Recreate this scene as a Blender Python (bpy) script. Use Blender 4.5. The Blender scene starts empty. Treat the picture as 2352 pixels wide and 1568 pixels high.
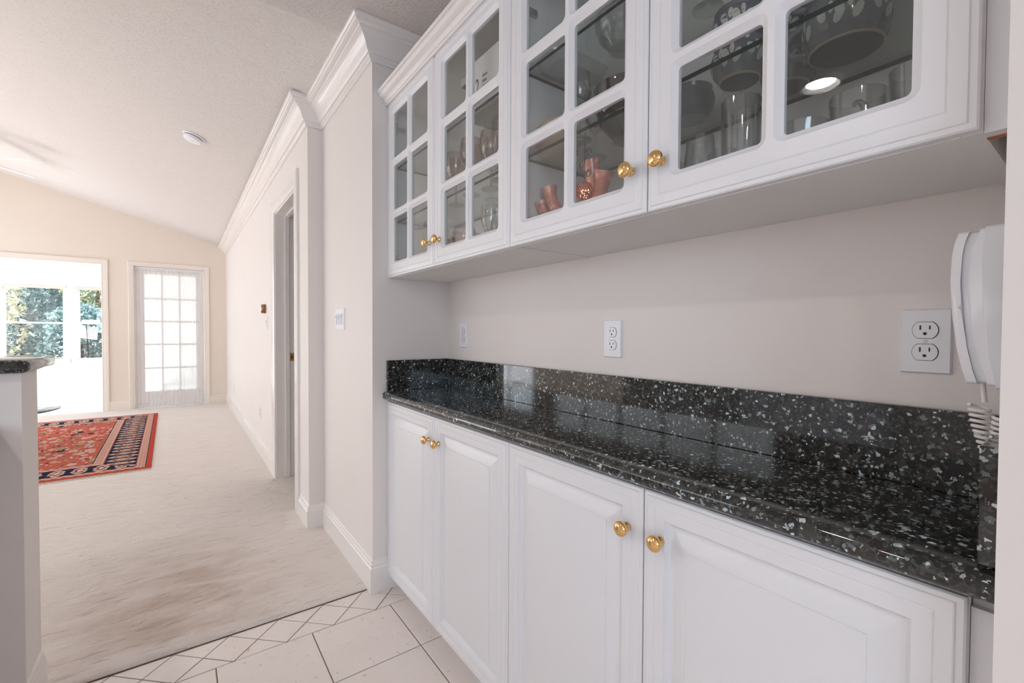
import bpy, bmesh, math, random
from mathutils import Vector, Matrix
from math import pi, sin, cos, radians as R
C = bpy.context.scene
COL = C.collection
# ---------------------------------------------------------------- camera
CZ = 1.178
cam_d = bpy.data.cameras.new('camera')
cam_d.sensor_width = 36.0
cam_d.lens = 1036.0 / 2352.0 * 36.0
cam_d.clip_start = 0.02
cam = bpy.data.objects.new('camera', cam_d)
COL.objects.link(cam)
yaw, pit, rol = R(36.294), R(1.165), R(0.285)
F = Vector((sin(yaw) * cos(pit), cos(yaw) * cos(pit), -sin(pit)))
Rt = Vector((cos(yaw), -sin(yaw), 0))
U = Rt.cross(F)
Rr = cos(rol) * Rt + sin(rol) * U
Ur = -sin(rol) * Rt + cos(rol) * U
cam.matrix_world = Matrix(((Rr.x, Ur.x, -F.x, 0), (Rr.y, Ur.y, -F.y, 0), (Rr.z, Ur.z, -F.z, CZ), (0, 0, 0, 1)))
C.camera = cam
# ---------------------------------------------------------------- world, sun, daylight, exposure
C.view_settings.view_transform = 'Standard'
C.view_settings.look = 'None'
C.view_settings.gamma = 1.0
C.view_settings.use_curve_mapping = False
C.view_settings.exposure = 0.0
SKY, SUN, DAY_KITCHEN, FILL_LIVING, CAN = 2.2, 18.0, 50.0, 27.0, 184.0
w = bpy.data.worlds.new('sky')
C.world = w
w.use_nodes = True
w.node_tree.nodes['Background'].inputs[0].default_value = (0.86, 0.93, 1.0, 1)
w.node_tree.nodes['Background'].inputs[1].default_value = SKY
sd = bpy.data.lights.new('sun', 'SUN')
sd.energy = SUN
sd.angle = R(1.0)
sd.color = (1.0, 0.96, 0.91)
so = bpy.data.objects.new('sun', sd)
COL.objects.link(so)
so.rotation_euler = Vector((0.50, 0.10, -0.86)).to_track_quat('-Z', 'Y').to_euler()


def daylight(name, loc, direction, sx, sy, power, color):
    d = bpy.data.lights.new(name, 'AREA')
    d.shape = 'RECTANGLE'
    d.size, d.size_y, d.energy, d.color = sx, sy, power, color
    o = bpy.data.objects.new(name, d)
    COL.objects.link(o)
    o.location = loc
    o.rotation_euler = Vector(direction).to_track_quat('-Z', 'Y').to_euler()
    return o


# daylight through the kitchen window and glass door; the living window is added fill
daylight('daylight_kitchen_window', (-2.0, -3.10, 1.55), (0, 1, 0), 2.2, 1.3, DAY_KITCHEN, (0.60, 0.78, 1.0))
daylight('daylight_living_door', (-3.62, 7.75, 1.18), (1, 0, 0), 1.6, 2.1, 42.0, (0.78, 0.89, 1.0))
daylight('fill_living_window', (-3.62, 4.35, 1.45), (1, 0, 0), 3.8, 1.9, FILL_LIVING, (1.0, 0.975, 0.945))
cy = C.cycles
cy.use_denoising = True
cy.max_bounces = 10
cy.diffuse_bounces = 6
cy.glossy_bounces = 5
cy.transmission_bounces = 6
cy.transparent_max_bounces = 24
cy.caustics_reflective = False
cy.caustics_refractive = False
cy.sample_clamp_indirect = 8.0
random.seed(4)


# ---------------------------------------------------------------- node helpers
class NT:
    def __init__(s, name):
        s.m = bpy.data.materials.new(name)
        s.m.use_nodes = True
        s.t = s.m.node_tree
        s.t.nodes.clear()
        s.out = s.t.nodes.new('ShaderNodeOutputMaterial')

    def n(s, typ, **kw):
        nd = s.t.nodes.new(typ)
        for k, v in kw.items():
            setattr(nd, k, v)
        return nd

    def put(s, sock, v):
        if hasattr(v, 'links') or isinstance(v, bpy.types.NodeSocket):
            s.t.links.new(v, sock)
        else:
            if isinstance(v, (tuple, list)) and len(v) == 3 and len(sock.default_value) == 4:
                v = tuple(v) + (1.0,)
            sock.default_value = v

    def math(s, op, a, b=0.0, c=None, clamp=False):
        nd = s.n('ShaderNodeMath', operation=op, use_clamp=clamp)
        s.put(nd.inputs[0], a)
        s.put(nd.inputs[1], b)
        if c is not None:
            s.put(nd.inputs[2], c)
        return nd.outputs[0]

    def mix(s, f, a, b):
        nd = s.n('ShaderNodeMix', data_type='RGBA')
        s.put(nd.inputs[0], f)
        s.put(nd.inputs[6], a)
        s.put(nd.inputs[7], b)
        return nd.outputs[2]

    def coord(s, kind='Object', scale=None):
        tc = s.n('ShaderNodeTexCoord')
        v = tc.outputs[kind]
        if scale:
            mp = s.n('ShaderNodeMapping')
            s.t.links.new(v, mp.inputs[0])
            mp.inputs['Scale'].default_value = scale
            v = mp.outputs[0]
        return v

    def noise(s, vec, scale, detail=3.0, rough=0.5, dist=0.0):
        nd = s.n('ShaderNodeTexNoise')
        s.put(nd.inputs['Vector'], vec)
        nd.inputs['Scale'].default_value = scale
        nd.inputs['Detail'].default_value = detail
        nd.inputs['Roughness'].default_value = rough
        nd.inputs['Distortion'].default_value = dist
        return nd.outputs[0]

    def vor(s, vec, scale, feature='F1'):
        nd = s.n('ShaderNodeTexVoronoi', feature=feature)
        s.put(nd.inputs['Vector'], vec)
        nd.inputs['Scale'].default_value = scale
        return nd

    def ramp(s, f, stops, interp='LINEAR'):
        nd = s.n('ShaderNodeValToRGB')
        nd.color_ramp.interpolation = interp
        el = nd.color_ramp.elements
        while len(el) < len(stops):
            el.new(0.5)
        for e, (p, c) in zip(el, stops):
            e.position = p
            e.color = tuple(c) + (1.0,) if len(c) == 3 else c
        s.put(nd.inputs[0], f)
        return nd.outputs[0]

    def bump(s, h, strength=0.3, dist=0.01):
        nd = s.n('ShaderNodeBump')
        nd.inputs['Strength'].default_value = strength
        nd.inputs['Distance'].default_value = dist
        s.put(nd.inputs['Height'], h)
        return nd.outputs[0]

    def bsdf(s, color, rough=0.5, metal=0.0, normal=None, spec=0.5, **kw):
        p = s.n('ShaderNodeBsdfPrincipled')
        s.put(p.inputs['Base Color'], color)
        s.put(p.inputs['Roughness'], rough)
        s.put(p.inputs['Metallic'], metal)
        s.put(p.inputs['Specular IOR Level'], spec)
        for k, v in kw.items():
            s.put(p.inputs[k], v)
        if normal is not None:
            s.t.links.new(normal, p.inputs['Normal'])
        return p.outputs[0]

    def end(s, sh):
        s.t.links.new(sh, s.out.inputs['Surface'])
        return s.m


def plain(name, color, rough=0.5, metal=0.0, nscale=0, nstr=0.1, spec=0.5, var=0.0):
    t = NT(name)
    v = t.coord()
    nm = None
    col = tuple(color)
    if nscale:
        h = t.noise(v, nscale, 4)
        nm = t.bump(h, nstr, 0.004)
    if var:
        f = t.noise(v, 3.0, 3)
        col = t.mix(f, tuple(c * (1 - var) for c in color), tuple(min(1, c * (1 + var)) for c in color))
    return t.end(t.bsdf(col, rough, metal, nm, spec))


M = {}
M['wall'] = plain('wall_paint', (0.765, 0.718, 0.692), 0.55, nscale=90, nstr=0.04, spec=0.35, var=0.02)
M['wall_warm'] = plain('wall_paint_warm', (0.765, 0.69, 0.605), 0.6, nscale=90, nstr=0.04, spec=0.3, var=0.02)
M['trim'] = plain('trim_gloss_paint', (0.80, 0.765, 0.745), 0.16, nscale=35, nstr=0.03)
M['trim_warm'] = plain('trim_warm_paint', (0.78, 0.715, 0.645), 0.35)
M['cab'] = plain('cabinet_white', (0.765, 0.765, 0.785), 0.33, nscale=60, nstr=0.02)
M['cab_in'] = plain('cabinet_inside', (0.80, 0.79, 0.775), 0.5)
M['white'] = plain('white_plastic', (0.80, 0.80, 0.84), 0.3)
M['phone'] = plain('phone_plastic', (0.72, 0.74, 0.77), 0.3)
M['cordw'] = plain('cord_plastic', (0.78, 0.74, 0.72), 0.4)
M['dark'] = plain('dark_slot', (0.012, 0.011, 0.011), 0.6)
M['brass'] = plain('polished_brass', (0.86, 0.55, 0.24), 0.10, 1.0)
M['steel'] = plain('screw_steel', (0.55, 0.54, 0.52), 0.3, 1.0)
M['black'] = plain('black_iron', (0.015, 0.013, 0.013), 0.4)
M['rawwood'] = plain('raw_wood', (0.42, 0.14, 0.05), 0.7, nscale=60, nstr=0.2, var=0.3)
M['fan'] = plain('fan_white', (0.90, 0.90, 0.89), 0.4)
M['bronze'] = plain('dimmer_bronze', (0.36, 0.18, 0.10), 0.3, 0.8)
M['grout'] = plain('tile_grout', (0.30, 0.21, 0.17), 0.9, nscale=200, nstr=0.2)
M['sunroom'] = plain('sunroom_white', (0.86, 0.86, 0.86), 0.6)
M['sash'] = plain('window_white', (0.86, 0.86, 0.87), 0.35)
M['blind'] = plain('shade_fabric', (0.66, 0.62, 0.57), 0.8)
M['card'] = plain('box_card', (0.74, 0.72, 0.71), 0.5)
M['cardin'] = plain('box_card_inside', (0.22, 0.14, 0.11), 0.8)
M['ink'] = plain('box_ink', (0.045, 0.030, 0.035), 0.6)
M['inkg'] = plain('box_ink_grey', (0.30, 0.27, 0.27), 0.6)
M['tan'] = plain('tan_pottery', (0.52, 0.39, 0.28), 0.6, nscale=40, nstr=0.1, var=0.25)
M['siding'] = plain('house_siding', (0.44, 0.44, 0.44), 0.7, var=0.08)
M['hwin'] = plain('house_window', (0.05, 0.06, 0.075), 0.3)
M['bark'] = plain('bark', (0.10, 0.065, 0.045), 0.9, nscale=30, nstr=0.5)
M['canvas'] = plain('canvas_white', (0.80, 0.80, 0.82), 0.8)
M['mulch'] = plain('mulch', (0.15, 0.085, 0.06), 0.9, nscale=12, nstr=0.8, var=0.5)


def ceiling_mat():
    t = NT('ceiling_texture')
    v = t.coord('Object', (1.0, 1.0, 1.0))
    wv = t.noise(v, 34, 2, 0.5, 2.2)
    s = t.math('SMOOTH_MAX', t.math('SUBTRACT', wv, 0.50), 0.0, 0.05)
    f = t.noise(v, 110, 2)
    h = t.math('ADD', t.math('MULTIPLY', s, 2.2), t.math('MULTIPLY', f, 0.25))
    return t.end(t.bsdf((0.67, 0.635, 0.615), 0.85, 0, t.bump(h, 0.42, 0.011), 0.2))


M['ceiling'] = ceiling_mat()


def carpet_mat():
    t = NT('carpet_pile')
    v = t.coord()
    va = t.coord('Object', (1.0, 2.6, 1.0))
    big = t.noise(va, 2.2, 5, 0.6, 0.4)
    fib = t.noise(v, 420, 2)
    dent = t.math('ADD', t.noise(va, 5.5, 4, 0.6, 0.8), t.math('MULTIPLY', t.ramp(t.noise(t.coord('Object', (1.0, 3.6, 1.0)), 9.0, 2, 0.5, 0.6), [(0.28, (0, 0, 0)), (0.40, (1, 1, 1))]), 0.45))
    # traffic soiling near the kitchen threshold
    sp = t.n('ShaderNodeSeparateXYZ')
    t.t.links.new(v, sp.inputs[0])
    dx = t.math('SUBTRACT', sp.outputs[0], -0.02)
    dy = t.math('SUBTRACT', sp.outputs[1], 2.38)
    d2 = t.math('ADD', t.math('MULTIPLY', t.math('MULTIPLY', dx, dx), 4.5), t.math('MULTIPLY', t.math('MULTIPLY', dy, dy), 2.2))
    near = t.math('POWER', 2.718, t.math('MULTIPLY', d2, -1.6))
    st = t.math('MULTIPLY', near, t.ramp(t.noise(va, 3.6, 5, 0.62, 0.5), [(0.36, (0, 0, 0)), (0.66, (1, 1, 1))]), clamp=True)
    base = t.mix(big, (0.83, 0.765, 0.715), (0.885, 0.835, 0.795))
    c = t.mix(t.math('MULTIPLY', st, 0.62), base, (0.40, 0.255, 0.165))
    c = t.mix(t.math('MULTIPLY', near, 0.22), c, (0.52, 0.37, 0.28))
    c = t.mix(t.math('MULTIPLY', fib, 0.22), c, (0.50, 0.40, 0.33))
    h = t.math('ADD', t.math('MULTIPLY', dent, 1.0), t.math('MULTIPLY', fib, 0.14))
    return t.end(t.bsdf(c, 0.95, 0, t.bump(h, 0.75, 0.030), 0.1))


M['carpet'] = carpet_mat()


def tile_mat():
    t = NT('stone_tile')
    v = t.coord()
    a = t.noise(v, 7, 5, 0.6, 0.6)
    b = t.noise(v, 45, 4, 0.6)
    c = t.mix(a, (0.79, 0.705, 0.655), (0.87, 0.805, 0.765))
    c = t.mix(t.ramp(b, [(0.62, (0, 0, 0)), (0.75, (1, 1, 1))]), c, (0.52, 0.38, 0.31))
    h = t.math('ADD', a, t.math('MULTIPLY', b, 0.4))
    return t.end(t.bsdf(c, 0.42, 0, t.bump(h, 0.15, 0.008), 0.4))


M['tile'] = tile_mat()


def granite_mat():
    t = NT('granite_pearl')
    v = t.coord()
    wob = t.noise(v, 60, 3)
    mp = t.n('ShaderNodeVectorMath', operation='MULTIPLY_ADD')
    nz = t.n('ShaderNodeTexNoise')
    t.put(nz.inputs['Vector'], v)
    nz.inputs['Scale'].default_value = 160
    t.t.links.new(nz.outputs['Color'], mp.inputs[0])
    mp.inputs[1].default_value = (0.009, 0.009, 0.009)
    t.t.links.new(v, mp.inputs[2])
    vv = mp.outputs[0]
    def cells(sc):
        q_ = t.vor(vv, sc)
        r_ = t.n('ShaderNodeSeparateColor')
        t.t.links.new(q_.outputs['Color'], r_.inputs[0])
        return r_.outputs, q_.outputs['Distance']
    A, da = cells(150)
    B, db = cells(270)
    D, dd = cells(62)
    base = t.mix(t.noise(v, 16, 4), (0.0035, 0.0035, 0.004), (0.016, 0.0155, 0.0145))
    c = t.mix(t.ramp(D[1], [(0.55, (0, 0, 0)), (0.80, (0.8, 0.8, 0.8))]), base, (0.036, 0.034, 0.030))
    c = t.mix(t.math('MULTIPLY', t.math('GREATER_THAN', B[2], 0.72), 0.7), c, t.mix(B[0], (0.03, 0.035, 0.033), (0.085, 0.085, 0.075)))
    fa = t.math('MULTIPLY', t.math('GREATER_THAN', A[0], 0.925), t.math('LESS_THAN', da, t.math('MULTIPLY_ADD', A[1], 1.2, 0.28)))
    ca = t.ramp(A[2], [(0.0, (0.06, 0.085, 0.085)), (0.4, (0.15, 0.18, 0.175)), (0.72, (0.38, 0.44, 0.46)), (0.9, (0.62, 0.74, 0.84)), (1.0, (0.52, 0.48, 0.40))])
    c = t.mix(fa, c, ca)
    fb = t.math('GREATER_THAN', B[0], 0.945)
    cb = t.ramp(B[2], [(0.0, (0.08, 0.10, 0.09)), (0.6, (0.27, 0.33, 0.31)), (1.0, (0.66, 0.74, 0.77))])
    c = t.mix(fb, c, cb)
    return t.end(t.bsdf(c, 0.055, 0, None, 0.70))


M['granite'] = granite_mat()


def pane_mat(name, tint=(0.97, 0.985, 0.98), refl=1.0, edge=None):
    t = NT(name)
    lw = t.n('ShaderNodeLayerWeight')
    lw.inputs[0].default_value = 0.5
    f5 = t.math('POWER', lw.outputs['Facing'], 5.0)
    fac = t.math('MULTIPLY', t.math('MULTIPLY_ADD', f5, 0.92, 0.042), refl, clamp=True)
    tr = t.n('ShaderNodeBsdfTransparent')
    if edge:
        f3 = t.math('POWER', lw.outputs['Facing'], 2.2)
        t.put(tr.inputs[0], t.mix(f3, tint, edge))
    else:
        t.put(tr.inputs[0], tint)
    gl = t.n('ShaderNodeBsdfGlossy')
    gl.inputs['Roughness'].default_value = 0.0 if not edge else 0.03
    t.put(gl.inputs['Color'], (1, 1, 1))
    mx = t.n('ShaderNodeMixShader')
    t.put(mx.inputs[0], fac)
    t.t.links.new(tr.outputs[0], mx.inputs[1])
    t.t.links.new(gl.outputs[0], mx.inputs[2])
    return t.end(mx.outputs[0])


M['pane'] = pane_mat('pane_glass', (0.965, 0.975, 0.97), 1.0)
M['winpane'] = pane_mat('window_glass', (0.96, 0.98, 0.98), 0.8)
M['shelf'] = pane_mat('shelf_glass', (0.93, 0.955, 0.945), 1.1)
M['shelf_edge'] = plain('shelf_glass_edge', (0.006, 0.022, 0.020), 0.12)
M['clear'] = pane_mat('clear_glass', (0.93, 0.94, 0.94), 1.7, (0.40, 0.42, 0.43))
M['pink'] = pane_mat('pink_glass', (0.86, 0.77, 0.74), 1.7, (0.34, 0.25, 0.23))
M['smoke'] = pane_mat('smoke_glass', (0.30, 0.30, 0.31), 2.2, (0.04, 0.04, 0.045))
M['table_glass'] = pane_mat('table_glass', (0.80, 0.88, 0.86), 1.4, (0.45, 0.58, 0.55))


def stoneware_mat():
    t = NT('blue_stoneware')
    v = t.coord()
    n1 = t.noise(v, 30, 3)
    base = t.mix(n1, (0.085, 0.095, 0.125), (0.175, 0.190, 0.230))
    return t.end(t.bsdf(base, 0.12, 0, None, 0.6))


M['stone'] = stoneware_mat()
M['navyg'] = plain('dark_blue_glaze', (0.045, 0.050, 0.075), 0.35)
M['leafw'] = plain('pale_glaze', (0.55, 0.57, 0.53), 0.2)
M['stemb'] = plain('brown_glaze', (0.11, 0.075, 0.05), 0.3)


def coral_mat():
    t = NT('coral_ceramic')
    v = t.coord()
    wv = t.noise(v, 24, 4, 0.6, 1.5)
    c = t.ramp(wv, [(0.30, (0.50, 0.17, 0.125)), (0.55, (0.70, 0.29, 0.215)), (0.72, (0.85, 0.55, 0.46))])
    return t.end(t.bsdf(c, 0.18, 0, None, 0.6))


M['coral'] = coral_mat()


def glow_mat(name, color, strength):
    t = NT(name)
    e = t.n('ShaderNodeEmission')
    t.put(e.inputs[0], color)
    e.inputs[1].default_value = strength
    return t.end(e.outputs[0])


M['lens'] = glow_mat('lamp_lens', (1.0, 0.945, 0.90), CAN)
M['candle'] = glow_mat('candle_glow', (1.0, 0.45, 0.22), 7.0)


def bead_mat():
    t = NT('beaded_votive')
    v = t.coord()
    vo = t.vor(v, 240)
    sp = t.math('LESS_THAN', vo.outputs['Distance'], 0.33)
    p = t.bsdf((0.30, 0.07, 0.05), 0.2)
    tr = t.n('ShaderNodeBsdfTransparent')
    t.put(tr.inputs[0], (1.0, 0.72, 0.6))
    mx = t.n('ShaderNodeMixShader')
    t.put(mx.inputs[0], t.math('MULTIPLY', sp, 0.9))
    t.t.links.new(p, mx.inputs[1])
    t.t.links.new(tr.outputs[0], mx.inputs[2])
    return t.end(mx.outputs[0])


M['bead'] = bead_mat()


def sheer_mat():
    t = NT('sheer_fabric')
    v = t.coord('Object', (60, 1, 1.2))
    n1 = t.noise(v, 1.0, 3)
    df = t.n('ShaderNodeBsdfDiffuse')
    t.put(df.inputs[0], (0.80, 0.76, 0.72))
    tl = t.n('ShaderNodeBsdfTranslucent')
    t.put(tl.inputs[0], (0.85, 0.83, 0.81))
    m1 = t.n('ShaderNodeMixShader')
    m1.inputs[0].default_value = 0.55
    t.t.links.new(df.outputs[0], m1.inputs[1])
    t.t.links.new(tl.outputs[0], m1.inputs[2])
    tr = t.n('ShaderNodeBsdfTransparent')
    m2 = t.n('ShaderNodeMixShader')
    t.put(m2.inputs[0], t.math('MULTIPLY_ADD', n1, 0.35, 0.28))
    t.t.links.new(tr.outputs[0], m2.inputs[1])
    t.t.links.new(m1.outputs[0], m2.inputs[2])
    return t.end(m2.outputs[0])


M['sheer'] = sheer_mat()


def leaf_mat(name, a, b):
    t = NT(name)
    oi = t.n('ShaderNodeNewGeometry')
    c = t.mix(oi.outputs['Random Per Island'], a, b)
    df = t.n('ShaderNodeBsdfDiffuse')
    t.put(df.inputs[0], c)
    tl = t.n('ShaderNodeBsdfTranslucent')
    t.put(tl.inputs[0], c)
    m1 = t.n('ShaderNodeMixShader')
    m1.inputs[0].default_value = 0.35
    t.t.links.new(df.outputs[0], m1.inputs[1])
    t.t.links.new(tl.outputs[0], m1.inputs[2])
    return t.end(m1.outputs[0])


M['leaf_teal'] = leaf_mat('leaf_blue_spruce', (0.13, 0.23, 0.235), (0.36, 0.48, 0.50))
M['leaf_yellow'] = leaf_mat('leaf_pale', (0.40, 0.40, 0.25), (0.68, 0.66, 0.52))
M['leaf_green'] = leaf_mat('leaf_green', (0.10, 0.17, 0.09), (0.55, 0.55, 0.30))

RUG_W, RUG_L = 2.15, 3.17


def rug_mat():
    t = NT('rug_weave')
    v = t.coord()
    sp = t.n('ShaderNodeSeparateXYZ')
    t.t.links.new(v, sp.inputs[0])
    x, y = sp.outputs[0], sp.outputs[1]
    wob = t.math('MULTIPLY', t.math('SUBTRACT', t.noise(v, 26, 4, 0.65), 0.5), 0.075)
    dx = t.math('SUBTRACT', RUG_W / 2, t.math('ABSOLUTE', x))
    dy = t.math('SUBTRACT', RUG_L / 2, t.math('ABSOLUTE', y))
    side = t.math('LESS_THAN', dx, dy)
    d = t.math('MINIMUM', dx, dy)
    # coordinate running along the border
    along = t.math('ADD', t.math('MULTIPLY', side, y), t.math('MULTIPLY', t.math('SUBTRACT', 1.0, side), x))
    red = t.mix(t.noise(v, 22, 3), (0.40, 0.075, 0.045), (0.52, 0.14, 0.095))
    cream, navy, pinkc = (0.62, 0.42, 0.33), (0.012, 0.014, 0.035), (0.56, 0.24, 0.18)

    def band(lo, hi):
        return t.math('MULTIPLY', t.math('GREATER_THAN', d, lo), t.math('LESS_THAN', d, hi))

    def meander(c0, amp, per):
        s = t.math('MULTIPLY', t.math('SINE', t.math('MULTIPLY', along, 2 * pi / per)), amp)
        return t.math('LESS_THAN', t.math('ABSOLUTE', t.math('SUBTRACT', t.math('SUBTRACT', d, c0), s)), 0.0085)
    # field motifs
    vo = t.vor(t.coord('Object', (1.0, 0.6, 1.0)), 12)
    vs = t.n('ShaderNodeSeparateColor')
    t.t.links.new(vo.outputs['Color'], vs.inputs[0])
    vo2 = t.vor(t.coord('Object', (1.0, 0.6, 1.0)), 30)
    v2 = t.n('ShaderNodeSeparateColor')
    t.t.links.new(vo2.outputs['Color'], v2.inputs[0])
    mot = t.math('MULTIPLY', t.math('LESS_THAN', t.math('ADD', vo.outputs['Distance'], wob), 0.40), t.math('GREATER_THAN', vs.outputs[0], 0.25))
    motc = t.ramp(vs.outputs[1], [(0.0, (0.54, 0.36, 0.32)), (0.5, (0.60, 0.28, 0.22)), (0.8, (0.30, 0.27, 0.15)), (0.9, (0.02, 0.02, 0.05))], 'CONSTANT')
    fld = t.mix(mot, red, motc)
    m2 = t.math('MULTIPLY', t.math('LESS_THAN', vo2.outputs['Distance'], 0.36), t.math('GREATER_THAN', v2.outputs[0], 0.5))
    fld = t.mix(m2, fld, t.ramp(v2.outputs[1], [(0.0, (0.66, 0.45, 0.36)), (0.45, (0.02, 0.02, 0.05)), (0.75, (0.40, 0.33, 0.14))], 'CONSTANT'))
    # main navy border: repeated palmettes
    per = 0.135
    ph = t.math('SUBTRACT', t.math('FRACT', t.math('DIVIDE', t.math('ADD', along, wob), per)), 0.5)
    ex = t.math('ABSOLUTE', t.math('MULTIPLY', ph, per))
    ey = t.math('ABSOLUTE', t.math('SUBTRACT', t.math('ADD', d, wob), 0.215))
    r = t.math('SQRT', t.math('ADD', t.math('POWER', t.math('DIVIDE', ex, 0.046), 2.0), t.math('POWER', t.math('DIVIDE', ey, 0.105), 2.0)))
    nb = t.mix(t.math('LESS_THAN', r, 1.0), navy, (0.60, 0.37, 0.29))
    nb = t.mix(t.math('LESS_THAN', r, 0.78), nb, (0.50, 0.27, 0.20))
    nb = t.mix(t.math('LESS_THAN', r, 0.60), nb, navy)
    nb = t.mix(t.math('LESS_THAN', r, 0.42), nb, (0.62, 0.42, 0.34))
    sm = t.math('MULTIPLY', t.math('LESS_THAN', vo2.outputs['Distance'], 0.24), t.math('GREATER_THAN', v2.outputs[2], 0.55))
    nb = t.mix(sm, nb, t.ramp(v2.outputs[1], [(0.0, (0.60, 0.40, 0.32)), (0.6, (0.44, 0.12, 0.09)), (0.85, (0.55, 0.56, 0.52))], 'CONSTANT'))
    mc = t.mix(meander(0.070, 0.019, 0.062), cream, (0.34, 0.06, 0.05))
    mc2 = t.mix(meander(0.372, 0.019, 0.062), cream, (0.34, 0.06, 0.05))
    c = fld
    c = t.mix(band(0.0, 0.036), c, (0.47, 0.055, 0.035))
    c = t.mix(band(0.036, 0.044), c, (0.05, 0.05, 0.06))
    c = t.mix(band(0.044, 0.100), c, mc)
    c = t.mix(band(0.100, 0.108), c, (0.45, 0.10, 0.08))
    c = t.mix(band(0.108, 0.330), c, nb)
    c = t.mix(band(0.330, 0.340), c, (0.50, 0.16, 0.12))
    c = t.mix(band(0.340, 0.402), c, mc2)
    c = t.mix(band(0.402, 0.410), c, navy)
    return t.end(t.bsdf(c, 0.95, 0, t.bump(t.noise(v, 300, 2), 0.2, 0.003), 0.1))


M['rug'] = rug_mat()
M['fringe'] = plain('fringe_cotton', (0.58, 0.47, 0.35), 0.9)


# ---------------------------------------------------------------- mesh helpers
def finish(name, bm, mat, parent=None, smooth=None):
    bmesh.ops.recalc_face_normals(bm, faces=bm.faces)
    me = bpy.data.meshes.new(name)
    bm.to_mesh(me)
    bm.free()
    mats = mat if isinstance(mat, (list, tuple)) else [mat]
    for m in mats:
        me.materials.append(M[m] if isinstance(m, str) else m)
    if smooth is not None:
        me.shade_smooth()
        me.set_sharp_from_angle(angle=R(smooth))
    o = bpy.data.objects.new(name, me)
    COL.objects.link(o)
    if parent:
        o.parent = parent
    return o


def tag(o, label, cat=None, group=None, kind=None):
    o['label'] = label
    if cat:
        o['category'] = cat
    if group:
        o['group'] = group
    if kind:
        o['kind'] = kind
    return o


def thing(name, label, cat, loc=(0, 0, 0), group=None, kind=None):
    o = bpy.data.objects.new(name, None)
    o.empty_display_size = 0.05
    COL.objects.link(o)
    o.location = loc
    return tag(o, label, cat, group, kind)


def quad(bm, pts, mi=0):
    f = bm.faces.new([bm.verts.new(p) for p in pts])
    f.material_index = mi
    return f


def box(bm, x0, x1, y0, y1, z0, z1, mi=0):
    v = [bm.verts.new((x, y, z)) for x in (x0, x1) for y in (y0, y1) for z in (z0, z1)]
    fs = []
    for idx in ((0, 1, 3, 2), (4, 6, 7, 5), (0, 4, 5, 1), (2, 3, 7, 6), (0, 2, 6, 4), (1, 5, 7, 3)):
        f = bm.faces.new([v[i] for i in idx])
        f.material_index = mi
        fs.append(f)
    return fs


def bevel(bm, wd, seg=2):
    bmesh.ops.bevel(bm, geom=list(bm.edges), offset=wd, segments=seg, profile=0.5, affect='EDGES', clamp_overlap=True)


def bbox(x0, x1, y0, y1, z0, z1, wd=0.0, seg=2):
    bm = bmesh.new()
    box(bm, x0, x1, y0, y1, z0, z1)
    if wd:
        bevel(bm, wd, seg)
    return bm


def lathe(bm, prof, c=(0, 0, 0), axis='z', seg=24, mi=0):
    rings = []
    c = Vector(c)
    for r, h in prof:
        if r < 1e-6:
            p = {'z': (0, 0, h), 'x': (h, 0, 0), 'y': (0, h, 0)}[axis]
            rings.append([bm.verts.new(c + Vector(p))])
            continue
        ring = []
        for i in range(seg):
            a = 2 * pi * i / seg
            p = {'z': (r * cos(a), r * sin(a), h), 'x': (h, r * cos(a), r * sin(a)), 'y': (r * cos(a), h, r * sin(a))}[axis]
            ring.append(bm.verts.new(c + Vector(p)))
        rings.append(ring)
    for a, b in zip(rings, rings[1:]):
        for i in range(seg):
            j = (i + 1) % seg
            if len(a) == 1 and len(b) == 1:
                break
            if len(a) == 1:
                f = bm.faces.new((a[0], b[i], b[j]))
            elif len(b) == 1:
                f = bm.faces.new((a[i], a[j], b[0]))
            else:
                f = bm.faces.new((a[i], a[j], b[j], b[i]))
            f.material_index = mi


def tube(bm, pts, rad, seg=8, cap=True, mi=0):
    pts = [Vector(p) for p in pts]
    n = len(pts)
    rads = rad if isinstance(rad, (list, tuple)) else [rad] * n
    up = Vector((0, 0, 1))
    rings = []
    prev = None
    for i, p in enumerate(pts):
        d = (pts[min(i + 1, n - 1)] - pts[max(i - 1, 0)]).normalized()
        if prev is None:
            a = d.cross(up)
            if a.length < 0.05:
                a = d.cross(Vector((1, 0, 0)))
        else:
            a = prev - d * prev.dot(d)
        a.normalize()
        prev = a
        b = d.cross(a)
        rings.append([bm.verts.new(p + rads[i] * (cos(2 * pi * k / seg) * a + sin(2 * pi * k / seg) * b)) for k in range(seg)])
    for r0, r1 in zip(rings, rings[1:]):
        for k in range(seg):
            j = (k + 1) % seg
            bm.faces.new((r0[k], r0[j], r1[j], r1[k])).material_index = mi
    if cap:
        bm.faces.new(rings[0]).material_index = mi
        bm.faces.new(list(reversed(rings[-1]))).material_index = mi


def sweep(bm, prof, path, zf=None, caps=True):
    """prof: closed list of (offset outwards, z); path: xy points, outwards is to the right of travel."""
    P = [Vector(p) for p in path]
    nseg = len(P) - 1
    nor = []
    for i in range(nseg):
        d = (P[i + 1] - P[i]).normalized()
        nor.append(Vector((d.y, -d.x)))
    rings = []
    for i, p in enumerate(P):
        if i == 0:
            m = nor[0]
        elif i == nseg:
            m = nor[-1]
        else:
            a, b = nor[i - 1], nor[i]
            m = (a + b) / (1 + a.dot(b))
        ring = []
        for o, z in prof:
            q = p + m * o
            ring.append(bm.verts.new((q.x, q.y, z + (zf(p.y) if zf else 0))))
        rings.append(ring)
    k = len(prof)
    for a, b in zip(rings, rings[1:]):
        for i in range(k):
            j = (i + 1) % k
            bm.faces.new((a[i], a[j], b[j], b[i]))
    if caps:
        bm.faces.new(rings[0])
        bm.faces.new(list(reversed(rings[-1])))


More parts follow.
